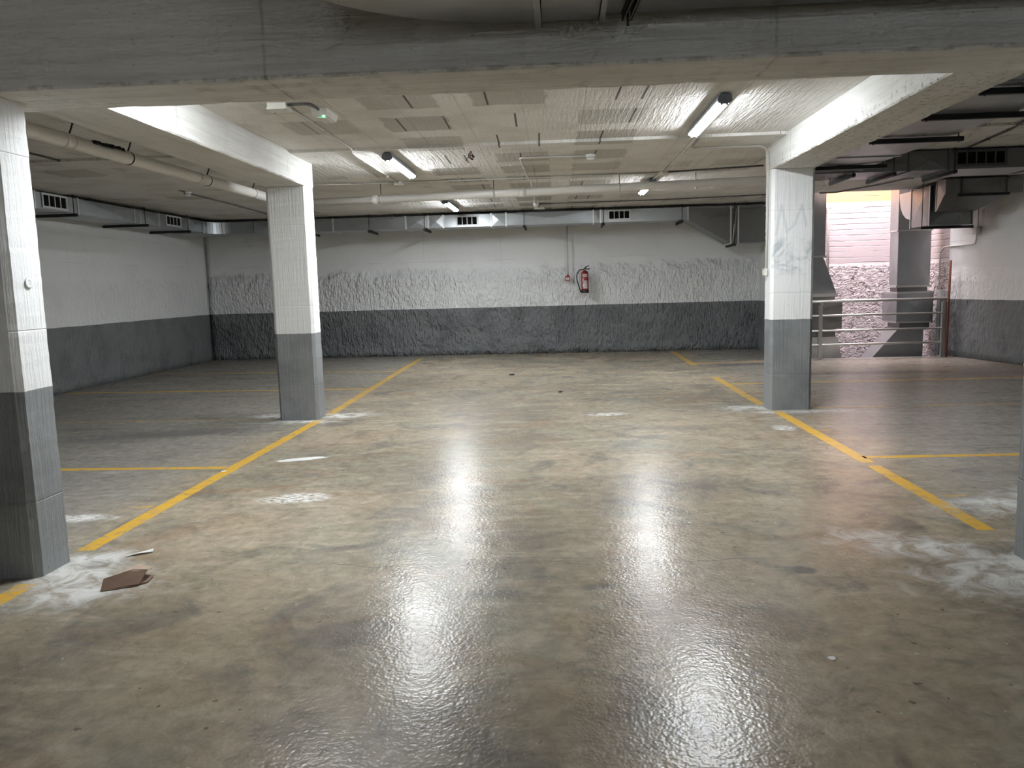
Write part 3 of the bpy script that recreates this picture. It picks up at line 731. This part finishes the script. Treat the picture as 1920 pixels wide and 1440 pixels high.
# back wall duct, front face y = 16.0
BF, BB, Z0, Z1 = 16.0, 16.62, 2.698, 2.938
t = thing('air_duct', 'long galvanised duct along the back wall with two vents', 'air duct', (-1.0, 16.3, Z0), 'galvanised air ducts')
js = [-6.15, -5.55, -4.50, -3.01, -2.55, -2.244, -1.277, -.98, .76, .90, 2.62]
mats = ['galv'] * 10
for a, b, m in zip(js, js[1:], mats):
    bm = bm_new(); dd = 0 if (a in (-2.244, .90)) else .012
    xbox(bm, (a + .012, BF, Z0), (b - .012, BB, Z1), dd); obj('duct_section', bm, M[m], t)
for a in js[1:]:
    bm = bm_new(); ring(bm, (a - .014, BF, Z0), (a + .014, BB, Z1), 0, .014); obj('flange', bm, M['galvr'], t)
grille(t, -1.985, -1.54, 2.715, 2.92, BF, 'y', 4); grille(t, 1.045, 1.495, 2.735, 2.935, BF, 'y', 4)
for x in (-5.0, -3.75, -2.62, -.62, .96, 2.5): hanger(t, (x, BF - .09, 0), (x, BB + .08, 0), Z0 - .014, ((x, BF - .05), (x, BB + .04)))
bm = bm_new(); hexa(bm, [(2.634, BF, Z0), (3.44, BF, 2.225), (3.44, BB, 2.225), (2.634, BB, Z0), (2.634, BF, Z1), (3.44, BF, Z1 - .03), (3.44, BB, Z1 - .03), (2.634, BB, Z1)], .006)
obj('reducer', bm, M['galvd'], t)['label'] = 'dull flared reducer of the duct'
for x in (3.455, 3.60):
    bm = bm_new(); ring(bm, (x - .014, BF, 2.22), (x + .014, BB, Z1 - .03), 0, .022); obj('flange', bm, M['galvr'], t)
bm = bm_new(); box(bm, (3.44, BF + .03, 2.235), (3.62, BB - .03, Z1 - .045)); obj('flexible_sleeve', bm, M['galvd'], t)
bm = bm_new(); tube(bm, [(3.49, BF - .012, 2.24), (3.56, BF - .012, Z1 - .05)], .012, 6); tube(bm, [(3.53, BF - .012, 2.24), (3.54, BF - .012, 2.6), (3.57, BF - .012, Z1 - .05)], .009, 6); obj('sleeve_strap', bm, M['galvr'], t)
bm = bm_new(); xbox(bm, (3.62, BF, 2.225), (4.40, BB, Z1 - .03), .005); obj('fan_box', bm, M['galvd'], t)
hanger(t, (3.52, BF - .1, 0), (3.52, BB + .08, 0), 2.20, ((3.52, BF - .06), (3.52, BB + .05)))
bm = bm_new(); tube(bm, rounded([(3.62, BF - .02, Z1 - .05), (3.85, BF - .03, 2.86), (4.08, BF - .03, 2.93), (4.25, BF - .02, 3.0)], .12), .008, 6)
tag(obj('cable', bm, M['cdark']), 'thin black cable drooping over the deep end of the back duct', 'cable')

# left wall duct, inner face x = -7.0, with the rounded corner piece
LF, LB = -7.0, -7.62
t = thing('air_duct', 'galvanised duct along the left wall with two vents and a round corner', 'air duct', (-7.3, 10, Z0), 'galvanised air ducts')
ZL0, ZL1 = 2.725, 2.945
js = [4.42, 5.2, 6.5, 8.5, 10.45, 11.42, 12.99, 13.80, 14.95, 15.55]
for a, b in zip(js, js[1:]):
    bm = bm_new(); shiny = a == 12.99
    xbox(bm, (LB, a + .012, ZL0), (LF, b - .012, ZL1), .02 if shiny else (0 if a in (10.45, 13.80) else .012)); o = obj('duct_section', bm, M['galv'], t)
for a in js[1:-1] + [13.17]:
    bm = bm_new(); ring(bm, (LB, a - .013, ZL0), (LF, a + .013, ZL1), 1, .013); obj('flange', bm, M['galvr'], t)
grille(t, 10.60, 11.16, 2.74, 2.945, LF, 'x', 4); grille(t, 14.05, 14.62, 2.75, 2.945, LF, 'x', 4)
for y in (5.0, 7.5, 9.4, 11.24, 13.24, 14.80): hanger(t, (LB - .08, y, 0), (LF + .10, y, 0), ZL0 - .013, ((LB - .04, y), (LF + .05, y)))
bm = bm_new(); n = 12; R0 = .45; cx, cy = LF + R0, BF - R0   # inside curve joins the two straight faces
poly = [(cx - R0 * math.cos(a), cy + R0 * math.sin(a)) for a in [PI / 2 * k / n for k in range(n + 1)]]
poly = poly + [(-6.15, BF), (-6.15, BB), (LB, BB), (LB, 15.55)]
prism(bm, [(x, y, 0) for x, y in poly], (0, 0, Z0 + .01), (0, 0, ZL1 - .004)); 
for ff in bm.faces:
    if len(ff.verts) == 4: ff.smooth = False
obj('corner_elbow', bm, M['galv'], t)
for k in (2, 8):
    a = PI / 2 * k / n; bm = bm_new(); p = (cx - (R0 - .006) * math.cos(a), cy + (R0 - .006) * math.sin(a))
    tube(bm, [(p[0], p[1], Z0 + .01), (p[0], p[1], ZL1 - .004)], .010, 6); obj('seam', bm, M['galvr'], t)

# duct beside the right beam, running back
PL, PR, PZ0, PZ1 = 2.96, 3.64, 2.75, 2.945
t = thing('air_duct', 'galvanised duct tight along the right beam, shining pink at its far end', 'air duct', (3.3, 7, PZ0), 'galvanised air ducts')
js = [4.42, 5.55, 6.62, 7.72, 8.75, 9.78]
for a, b in zip(js, js[1:]):
    bm = bm_new(); xbox(bm, (PL, a + .01, PZ0), (PR, b - .01, PZ1), .014); obj('duct_section', bm, M['galv'], t)
for a in js[1:]:
    bm = bm_new(); ring(bm, (PL, a - .012, PZ0), (PR, a + .012, PZ1), 1, .012); obj('flange', bm, M['galv'], t)
for y in (5.72, 6.57, 7.62, 9.3): hanger(t, (PL - .06, y, 0), (PR + .09, y, 0), PZ0 - .012, ((PL - .03, y), (PR + .05, y)))

# cross duct with the five slot vent
QY0, QY1, QZ0, QZ1 = 9.86, 10.55, 2.725, 2.95
t = thing('air_duct', 'dark galvanised duct crossing the right bay with one wide vent', 'air duct', (5, 10.2, QZ0), 'galvanised air ducts')
js = [3.02, 4.22, 4.68, 5.75, 6.8, 7.85]
for a, b in zip(js, js[1:]):
    bm = bm_new(); xbox(bm, (a + .01, QY0, QZ0), (b - .01, QY1, QZ1), 0 if a == 4.68 else .012); obj('duct_section', bm, M['galvd'], t)
for a in js[1:-1]:
    bm = bm_new(); ring(bm, (a - .012, QY0, QZ0), (a + .012, QY1, QZ1), 0, .012); obj('flange', bm, M['galvd'], t)
grille(t, 4.74, 5.34, 2.755, 2.945, QY0, 'y', 5, 'cdark')
for x in (3.55, 4.02, 4.72, 6.2): hanger(t, (x, QY0 - .08, 0), (x, QY1 + .06, 0), QZ0 - .012, ((x, QY0 - .05), (x, QY1 + .04)))

# hood and fan box on the right wall
t = thing('air_duct', 'galvanised duct with a sloping hood along the right wall above the fan box', 'air duct', (6.7, 13.0, 2.73), 'galvanised air ducts')
bm = bm_new(); xbox(bm, (6.12, 12.98, 2.735), (7.30, 13.27, 2.965), .004); obj('duct_section', bm, M['galvd'], t)
bm = bm_new(); hexa(bm, [(6.115, 13.24, 2.50), (6.74, 13.24, 2.50), (6.74, 13.27, 2.50), (6.115, 13.27, 2.50), (6.12, 13.0, 2.735), (7.14, 13.0, 2.735), (7.14, 13.27, 2.735), (6.12, 13.27, 2.735)]); obj('hood', bm, M['galvd'], t)
bm = bm_new(); ring(bm, (6.125, 13.26, 2.50), (6.73, 13.285, 2.955), 1, .012); obj('flange', bm, M['galvd'], t)
bm = bm_new(); box(bm, (6.22, 13.285, 2.53), (6.70, 13.598, 2.93)); obj('flexible_sleeve', bm, M['blackr'], t)
bm = bm_new(); box(bm, (6.395, 12.972, 2.735), (6.41, 12.98, 2.965)); box(bm, (6.95, 12.972, 2.735), (6.965, 12.98, 2.965)); obj('seam', bm, M['galvd'], t)
hanger(t, (6.30, 12.96, 0), (7.08, 12.96, 0), 2.735, ((6.36, 12.96), (7.04, 12.96)))
t = thing('fan_box', 'dark square fan box with a cross-folded end panel under the ceiling', 'fan box', (6.5, 13.9, 2.285))
bm = bm_new(); xbox(bm, (6.18, 13.62, 2.30), (6.86, 14.32, 2.94), .03); obj('casing', bm, M['galvd'], t)
bm = bm_new()
for y in (13.60, 14.30): ring(bm, (6.18, y, 2.30), (6.86, y + .03, 2.94), 1, .012)
obj('corner_frame', bm, M['galv'], t)
bm = bm_new(); box(bm, (6.60, 13.612, 2.46), (6.74, 13.62, 2.52)); obj('rating_plate', bm, M['label'], t)
hanger(t, (6.1, 13.75, 0), (6.95, 13.75, 0), 2.288, ((6.12, 13.75), (6.93, 13.75)))
bm = bm_new(); R1 = .44
pts = [(0, 14.345, 2.93)] + [(0, 14.345 + R1 * math.cos(a), 2.93 - R1 * 1.08 * math.sin(a)) for a in [PI / 2 * k / 14 for k in range(15)]]
prism(bm, pts, (6.175, 0, 0), (6.72, 0, 0)); e = obj('elbow', bm, M['galv'], t); e['label'] = 'pale quarter round elbow cheek'

# risers in the light well
def riser(label, xs, y0, y1, mats, taper_x0, loc):
    return
t = thing('duct_riser', 'galvanised riser duct in the light well with a box and a slanting foot', 'air duct', (6.65, 15.4, -2.8), 'riser ducts in the light well')
bm = bm_new(); xbox(bm, (6.35, 15.22, 2.31), (6.95, 15.58, 5.0), .004); obj('duct_section', bm, M['galv'], t)
bm = bm_new(); xbox(bm, (6.36, 15.22, 1.30), (6.955, 15.58, 2.31), .012); obj('duct_section', bm, M['galv'], t)
bm = bm_new(); ring(bm, (6.35, 15.22, 2.30), (6.955, 15.58, 2.325), 2, .02); obj('flange', bm, M['galvr'], t)
bm = bm_new(); ring(bm, (6.36, 15.22, 1.265), (6.955, 15.58, 1.30), 2, .025); obj('flange', bm, M['galvr'], t)
bm = bm_new(); box(bm, (6.38, 15.25, 1.185), (6.93, 15.56, 1.27)); obj('flexible_sleeve', bm, M['galvd'], t)
bm = bm_new(); xbox(bm, (6.365, 15.21, .60), (7.03, 15.86, 1.185), .02); obj('damper_box', bm, M['galv'], t)
bm = bm_new(); ring(bm, (6.375, 15.215, 1.15), (7.025, 15.85, 1.185), 2, .014); ring(bm, (6.375, 15.215, .60), (7.025, 15.85, .625), 2, .014); obj('flange', bm, M['galvr'], t)
bm = bm_new(); box(bm, (6.45, 15.27, .50), (7.0, 15.80, .60)); obj('collar', bm, M['galvd'], t)
bm = bm_new(); hexa(bm, [(4.62, 15.24, -1.4), (6.0, 15.24, -1.4), (6.0, 15.72, -1.4), (4.62, 15.72, -1.4), (6.43, 15.24, .50), (6.88, 15.24, .50), (6.88, 15.72, .50), (6.43, 15.72, .50)]); 
bm.free(); bm = bm_new()
prism(bm, [(6.43, 0, .51), (6.88, 0, .51), (6.88, 0, -.9), (6.6, 0, -1.6), (5.6, 0, -1.6), (5.0, 0, -1.15)], (0, 15.24, 0), (0, 15.74, 0)); obj('slanting_foot', bm, M['galv'], t)
t = thing('duct_riser', 'galvanised riser duct flaring at its foot, half hidden by the far right column', 'air duct', (4.8, 15.4, -2.8), 'riser ducts in the light well')
bm = bm_new(); xbox(bm, (4.56, 15.22, 1.89), (5.035, 15.58, 5.0), .02); obj('duct_section', bm, M['galv'], t)
bm = bm_new(); ring(bm, (4.56, 15.22, 1.865), (5.03, 15.58, 1.895), 2, .02); obj('flange', bm, M['galvr'], t)
bm = bm_new(); hexa(bm, [(4.52, 15.22, 1.19), (5.255, 15.22, 1.19), (5.255, 15.75, 1.19), (4.52, 15.75, 1.19), (4.56, 15.22, 1.87), (5.0, 15.22, 1.87), (5.0, 15.58, 1.87), (4.56, 15.58, 1.87)], .015); obj('flared_section', bm, M['galv'], t)
bm = bm_new(); ring(bm, (4.52, 15.22, 1.13), (5.255, 15.75, 1.19), 2, .02); obj('flange', bm, M['galvr'], t)
bm = bm_new(); box(bm, (4.55, 15.25, 1.03), (5.24, 15.72, 1.14)); obj('flexible_sleeve', bm, M['galvd'], t)
bm = bm_new(); xbox(bm, (4.50, 15.21, .52), (5.365, 15.86, 1.04), .02); obj('damper_box', bm, M['galvd'], t)
bm = bm_new(); box(bm, (4.53, 15.24, .36), (5.26, 15.8, .53)); obj('collar', bm, M['galvd'], t)
bm = bm_new(); hexa(bm, [(4.50, 15.14, -.5), (5.44, 15.14, -.5), (5.44, 15.8, -.5), (4.50, 15.8, -.5), (4.53, 15.22, .37), (5.30, 15.22, .37), (5.30, 15.8, .37), (4.53, 15.8, .37)]); obj('flared_foot', bm, M['galvr'], t)

# curved duct over the camera side of the cross beam
t = thing('air_duct', 'dark curved duct bend hanging before the cross beam at the top edge', 'air duct', (0, 3.4, 2.70), 'galvanised air ducts')
bm = bm_new(); n = 16; pts = []
for k in range(n + 1):
    a = PI / 2 * k / n; pts.append((-.08 - 1.02 * math.sin(a), 2.95 + .845 * math.cos(a)))
pts = [(-.05, 3.795)] + pts + [(-1.1, 2.6), (-.42, 2.6), (-.42, 2.95)] + [(-.08 - .34 * math.cos(a), 2.95 + .22 * math.sin(a)) for a in [PI / 2 * k / 6 for k in range(1, 7)]] + [(-.05, 3.17)]
prism(bm, [(x, y, 0) for x, y in pts], (0, 0, 2.70), (0, 0, 2.975)); obj('duct_bend', bm, M['galvd'], t)
bm = bm_new(); ring(bm, (-.075, 3.18, 2.70), (-.045, 3.795, 2.975), 0, .02); obj('flange', bm, M['galvd'], t)
bm = bm_new(); xbox(bm, (-.04, 3.17, 2.70), (.215, 3.795, 2.975), .004); obj('duct_section', bm, M['galvd'], t)
bm = bm_new(); ring(bm, (.218, 3.18, 2.70), (.242, 3.795, 2.975), 0, .018); obj('flange', bm, M['galvd'], t)
bm = bm_new(); xbox(bm, (.245, 3.18, 2.72), (7.0, 3.79, 2.975), .004); obj('duct_section', bm, M['galvd'], t)
t = thing('support_rail', 'black steel channel rail sticking out under the dark duct at the top edge', 'rail', (.33, 3.0, 2.64))
bm = bm_new()
for u0, u1, z0, z1 in ((-.021, -.017, 2.655, 2.698), (.017, .021, 2.655, 2.698), (-.021, .021, 2.694, 2.698), (-.021, -.010, 2.655, 2.660), (.010, .021, 2.655, 2.660)):
    P = []
    for z in (z0, z1):
        for u, y in ((u0, 2.6), (u1, 2.6), (u1, 3.70), (u0, 3.70)): P.append((.335 + u + (3.70 - y) * .06, y, z))
    hexa(bm, P)
obj('channel', bm, M['strut'], t)
for y, zt in ((2.9, CZ), (3.66, 2.69)):
    bm = bm_new(); tube(bm, [(.335 + (3.7 - y) * .06, y, 2.62), (.335 + (3.7 - y) * .06, y, zt)], .005, 6); obj('threaded_rod', bm, M['strut'], t)

# ------------------------------------------------------------------ back wall fittings
t = thing('fire_extinguisher', 'red fire extinguisher hung on the back wall', 'fire extinguisher', (.613, 17.08, 1.30))
c = (.613, 17.08, 1.30)
bm = bm_new(); lathe(bm, [(.074, .04), (.078, .06), (.078, .40), (.072, .435), (.05, .465), (.022, .48)], c, 'z', 28); obj('cylinder', bm, M['red'], t)
bm = bm_new(); lathe(bm, [(.079, 0), (.082, .01), (.082, .065), (.077, .07)], c, 'z', 28); obj('base_skirt', bm, M['blackr'], t)
def patch(z0, z1, a0, a1, r=.0787, mat='label', name='label_panel', par=None):
    bm = bm_new(); n = 8; g = []
    for i in range(n + 1):
        a = a0 + (a1 - a0) * i / n
        g.append([bm.verts.new((c[0] + q * math.sin(a), c[1] - q * math.cos(a), c[2] + z)) for q in (r, r - .004) for z in (z0, z1)])
    for p, q in zip(g, g[1:]):
        bm.faces.new((p[0], q[0], q[1], p[1])); bm.faces.new((p[2], p[3], q[3], q[2])); bm.faces.new((p[1], q[1], q[3], p[3])); bm.faces.new((p[0], p[2], q[2], q[0]))
    return obj(name, bm, M[mat], par or t)
l1 = patch(.345, .405, -.75, .62); l2 = patch(.26, .325, -.75, -.45); l3 = patch(.205, .265, -.75, .62); l4 = patch(.10, .195, -.7, .62)
for k in range(3): patch(.352 + k * .017, .360 + k * .017, -.6, .45, .0792, 'ink', 'print_line', l1)
for a in (-.55, -.12, .3): patch(.225, .257, a, a + .22, .0792, 'ink', 'pictogram', l3)
for k in range(3): patch(.125 + k * .022, .132 + k * .022, -.3, .5, .0792, 'ink', 'print_line', l4)
patch(.112, .135, -.6, -.42, .0792, 'blackr', 'pictogram', l4)
bm = bm_new(); lathe(bm, [(.022, .475), (.022, .50), (.016, .505), (.016, .525)], c, 'z', 16); obj('valve', bm, M['brass'], t)
bm = bm_new(); tube(bm, [(.60, 17.08, 1.815), (.66, 17.07, 1.812), (.725, 17.06, 1.808)], [.011, .011, .008], 8); obj('carrying_handle', bm, M['blackr'], t)
bm = bm_new(); tube(bm, [(.598, 17.08, 1.82), (.64, 17.07, 1.855), (.70, 17.06, 1.882)], [.011, .012, .007], 8); obj('squeeze_lever', bm, M['blackr'], t)
bm = bm_new(); tube(bm, rounded([(.60, 17.07, 1.80), (.50, 17.05, 1.80), (.435, 17.04, 1.70), (.44, 17.04, 1.58), (.50, 17.05, 1.38), (.515, 17.05, 1.34)], .12, 6), .0115, 10); h = obj('hose', bm, M['blackr'], t)
bm = bm_new(); tube(bm, [(.512, 17.05, 1.37), (.522, 17.05, 1.315)], [.013, .018], 10); obj('nozzle', bm, M['blackr'], h)
bm = bm_new(); box(bm, (.575, 17.15, 1.62), (.65, 17.24, 1.68)); obj('wall_bracket', bm, M['strut'], t)
t = thing('fire_alarm_button', 'small red fire alarm push box on the back wall under its conduit', 'alarm button', (.245, 17.2, 1.58))
bm = bm_new(); hexa(bm, [(.195, 17.15, 1.575), (.295, 17.15, 1.575), (.295, 17.24, 1.575), (.195, 17.24, 1.575), (.195, 17.15, 1.675), (.295, 17.15, 1.675), (.295, 17.24, 1.675), (.195, 17.24, 1.675)]); obj('case', bm, M['redp'], t)
bm = bm_new(); box(bm, (.212, 17.143, 1.592), (.278, 17.151, 1.640)); obj('press_panel', bm, M['label'], t)
bm = bm_new(); box(bm, (.232, 17.141, 1.610), (.258, 17.144, 1.622)); obj('print_mark', bm, M['ink'], t)
bm = bm_new(); lathe(bm, [(.02, 0), (.02, .03)], (.25, 17.17, 1.675), 'z', 12); obj('cable_gland', bm, M['redp'], t)

# ------------------------------------------------------------------ guard rail, pole
t = thing('guard_rail', 'grey steel guard rail with four bars along the light well edge', 'guard rail', (5.8, 14.87, 0))
RY = 14.72
for z, x1 in ((1.055, 7.06), (.797, 7.02), (.520, 7.02), (.263, 7.01)):
    bm = bm_new(); tube(bm, [(4.42, RY, z), (x1, RY, z)], .026 if z > 1 else .019, 12); obj('rail', bm, M['galvr'], t)
for x, h in ((4.805, .985), (6.99, 1.0), (4.42, 1.04)):
    bm = bm_new(); box(bm, (x - .032, RY - .030, 0), (x + .032, RY + .030, h)); p = obj('post', bm, M['galvr'], t)
    bm = bm_new(); box(bm, (x - .06, RY - .06, 0), (x + .06, RY + .06, .008)); obj('base_plate', bm, M['galvr'], p)
    bm = bm_new(); box(bm, (x - .008, RY - .012, h), (x + .05, RY + .012, h + .045)); obj('rail_bracket', bm, M['galvr'], p)
bm = bm_new(); tube(bm, [(7.01, 14.60, 0), (7.03, 14.635, .9), (7.055, 14.665, 1.735)], .022, 8)
tag(obj('steel_pole', bm, M['rust']), 'rusty brown steel pole leaning at the end of the guard rail', 'pole')
bm = bm_new(); box(bm, (7.05, 14.99, 0), (7.215, 15.12, 1.18)); box(bm, (7.04, 14.98, 1.18), (7.218, 15.13, 1.20))
tag(obj('masonry_pier', bm, M['wall_right']), 'short pale pier behind the end post of the guard rail', 'pier')

# ------------------------------------------------------------------ bits on the floor
t = thing('cardboard_scrap', 'crumpled brown cardboard scrap on the floor by the near left column', 'cardboard', (-2.3, 3.85, 0))
def sheet(a, b, thick=.004, n=10, wob=.006):
    """strip between polylines a and b"""
    bm = bm_new(); rows = []
    for i in range(n + 1):
        def at(P):
            s = i / n * (len(P) - 1); k = min(int(s), len(P) - 2); return Vector(P[k]).lerp(Vector(P[k + 1]), s - k)
        p, q = at(a), at(b); m = p.lerp(q, .5) + Vector((0, 0, jig(p * 9, 3, wob)))
        rows.append([bm.verts.new(v + Vector((0, 0, h))) for v in (p, m, q) for h in (0, thick)])
    for u, v in zip(rows, rows[1:]):
        for i, j in ((0, 2), (2, 4)):
            bm.faces.new((u[i], v[i], v[j], u[j])); bm.faces.new((u[i + 1], u[j + 1], v[j + 1], v[i + 1]))
        bm.faces.new((u[0], u[1], v[1], v[0])); bm.faces.new((u[4], v[4], v[5], u[5]))
    for u in (rows[0], rows[-1]): bm.faces.new((u[0], u[2], u[4], u[5], u[3], u[1]))
    return bm
obj('lower_flap', sheet([(-2.365, 3.745, .003), (-2.30, 3.775, .002), (-2.225, 3.81, .003), (-2.18, 3.87, .003)], [(-2.39, 3.90, .012), (-2.33, 3.93, .02), (-2.27, 3.97, .016), (-2.19, 3.95, .006)]), M['card'], t)
obj('folded_panel', sheet([(-2.367, 3.748, .004), (-2.30, 3.780, .006), (-2.205, 3.825, .008)], [(-2.372, 3.79, .050), (-2.29, 3.86, .062), (-2.195, 3.90, .058)]), M['card'], t)
obj('torn_edge', sheet([(-2.315, 3.86, .056), (-2.26, 3.89, .064), (-2.195, 3.905, .056)], [(-2.33, 3.93, .050), (-2.28, 3.97, .066), (-2.20, 3.96, .046)]), M['cardl'], t)['label'] = 'lighter torn cardboard layer'
bm = sheet([(-2.53, 4.27, .001), (-2.47, 4.30, .012), (-2.40, 4.34, .008)], [(-2.53, 4.29, .002), (-2.48, 4.33, .006), (-2.41, 4.37, .016)], .001)
tag(obj('paper_scrap', bm, M['paper']), 'curled white paper scrap in the dust by the near left column', 'paper')
for i, (x, y, s, lab) in enumerate(((-.785, 13.22, .05, 'small dark lump of grit on the lane near the back wall'), (.02, 10.95, .035, 'flat dark crumb on the lane before the drain pipe'))):
    bm = bm_new(); lathe(bm, [(s, 0), (s * .9, .012), (s * .4, .022)], (x, y, 0), 'z', 9)
    for v in bm.verts: v.co += Vector((jig(v.co * 30, 1, .02), jig(v.co * 31 + Vector((5, 0, 0)), 1, .012), 0))
    tag(obj('grit_lump', bm, M['dirt']), lab, 'debris')
for x, y, s, lab in ((1.06, 3.02, .016, 'pale paint flake on the floor, lower right of the lane'), (.80, 4.82, .012, 'pale chip on the floor before the dark damp patch'), (-2.86, 6.4, .022, 'white flake beside the left stall line')):
    bm = bm_new(); prism(bm, [(x + s * math.cos(a) * (1.3 if k % 2 else .8), y + s * math.sin(a), 0) for k, a in enumerate([2 * PI * k / 7 for k in range(7)])], (0, 0, .0), (0, 0, .003))
    tag(obj('paint_flake', bm, M['paper']), lab, 'flake')

# ------------------------------------------------------------------ light and view
w = bpy.data.worlds.new('world'); SC.world = w; w.use_nodes = True
w.node_tree.nodes['Background'].inputs[0].default_value = (.75, .82, 1, 1); w.node_tree.nodes['Background'].inputs[1].default_value = .6
L = bpy.data.lights.new('daylight_in_shaft', 'AREA'); L.shape = 'RECTANGLE'; L.size = 2.5; L.size_y = 2.2; L.energy = 190; L.color = (1.0, .89, .915)
o = bpy.data.objects.new('daylight_in_shaft', L); COL.objects.link(o); o.location = ((PX0 + PX1) / 2, (PY0 + PY1) / 2, 6.2)

SC.view_settings.view_transform = 'Standard'; SC.view_settings.look = 'None'; SC.view_settings.gamma = 1; SC.view_settings.use_curve_mapping = False
SC.view_settings.exposure = 2.5
cy = SC.cycles
cy.use_denoising = True; cy.denoising_prefilter = 'NONE'; cy.time_limit = 1000
try: cy.denoiser = 'OPENIMAGEDENOISE'
except Exception: pass
cy.max_bounces = 6; cy.diffuse_bounces = 5; cy.glossy_bounces = 3; cy.sample_clamp_indirect = 6.0; cy.caustics_reflective = False; cy.caustics_refractive = False
cy.use_adaptive_sampling = True; cy.adaptive_threshold = .03; cy.adaptive_min_samples = 12
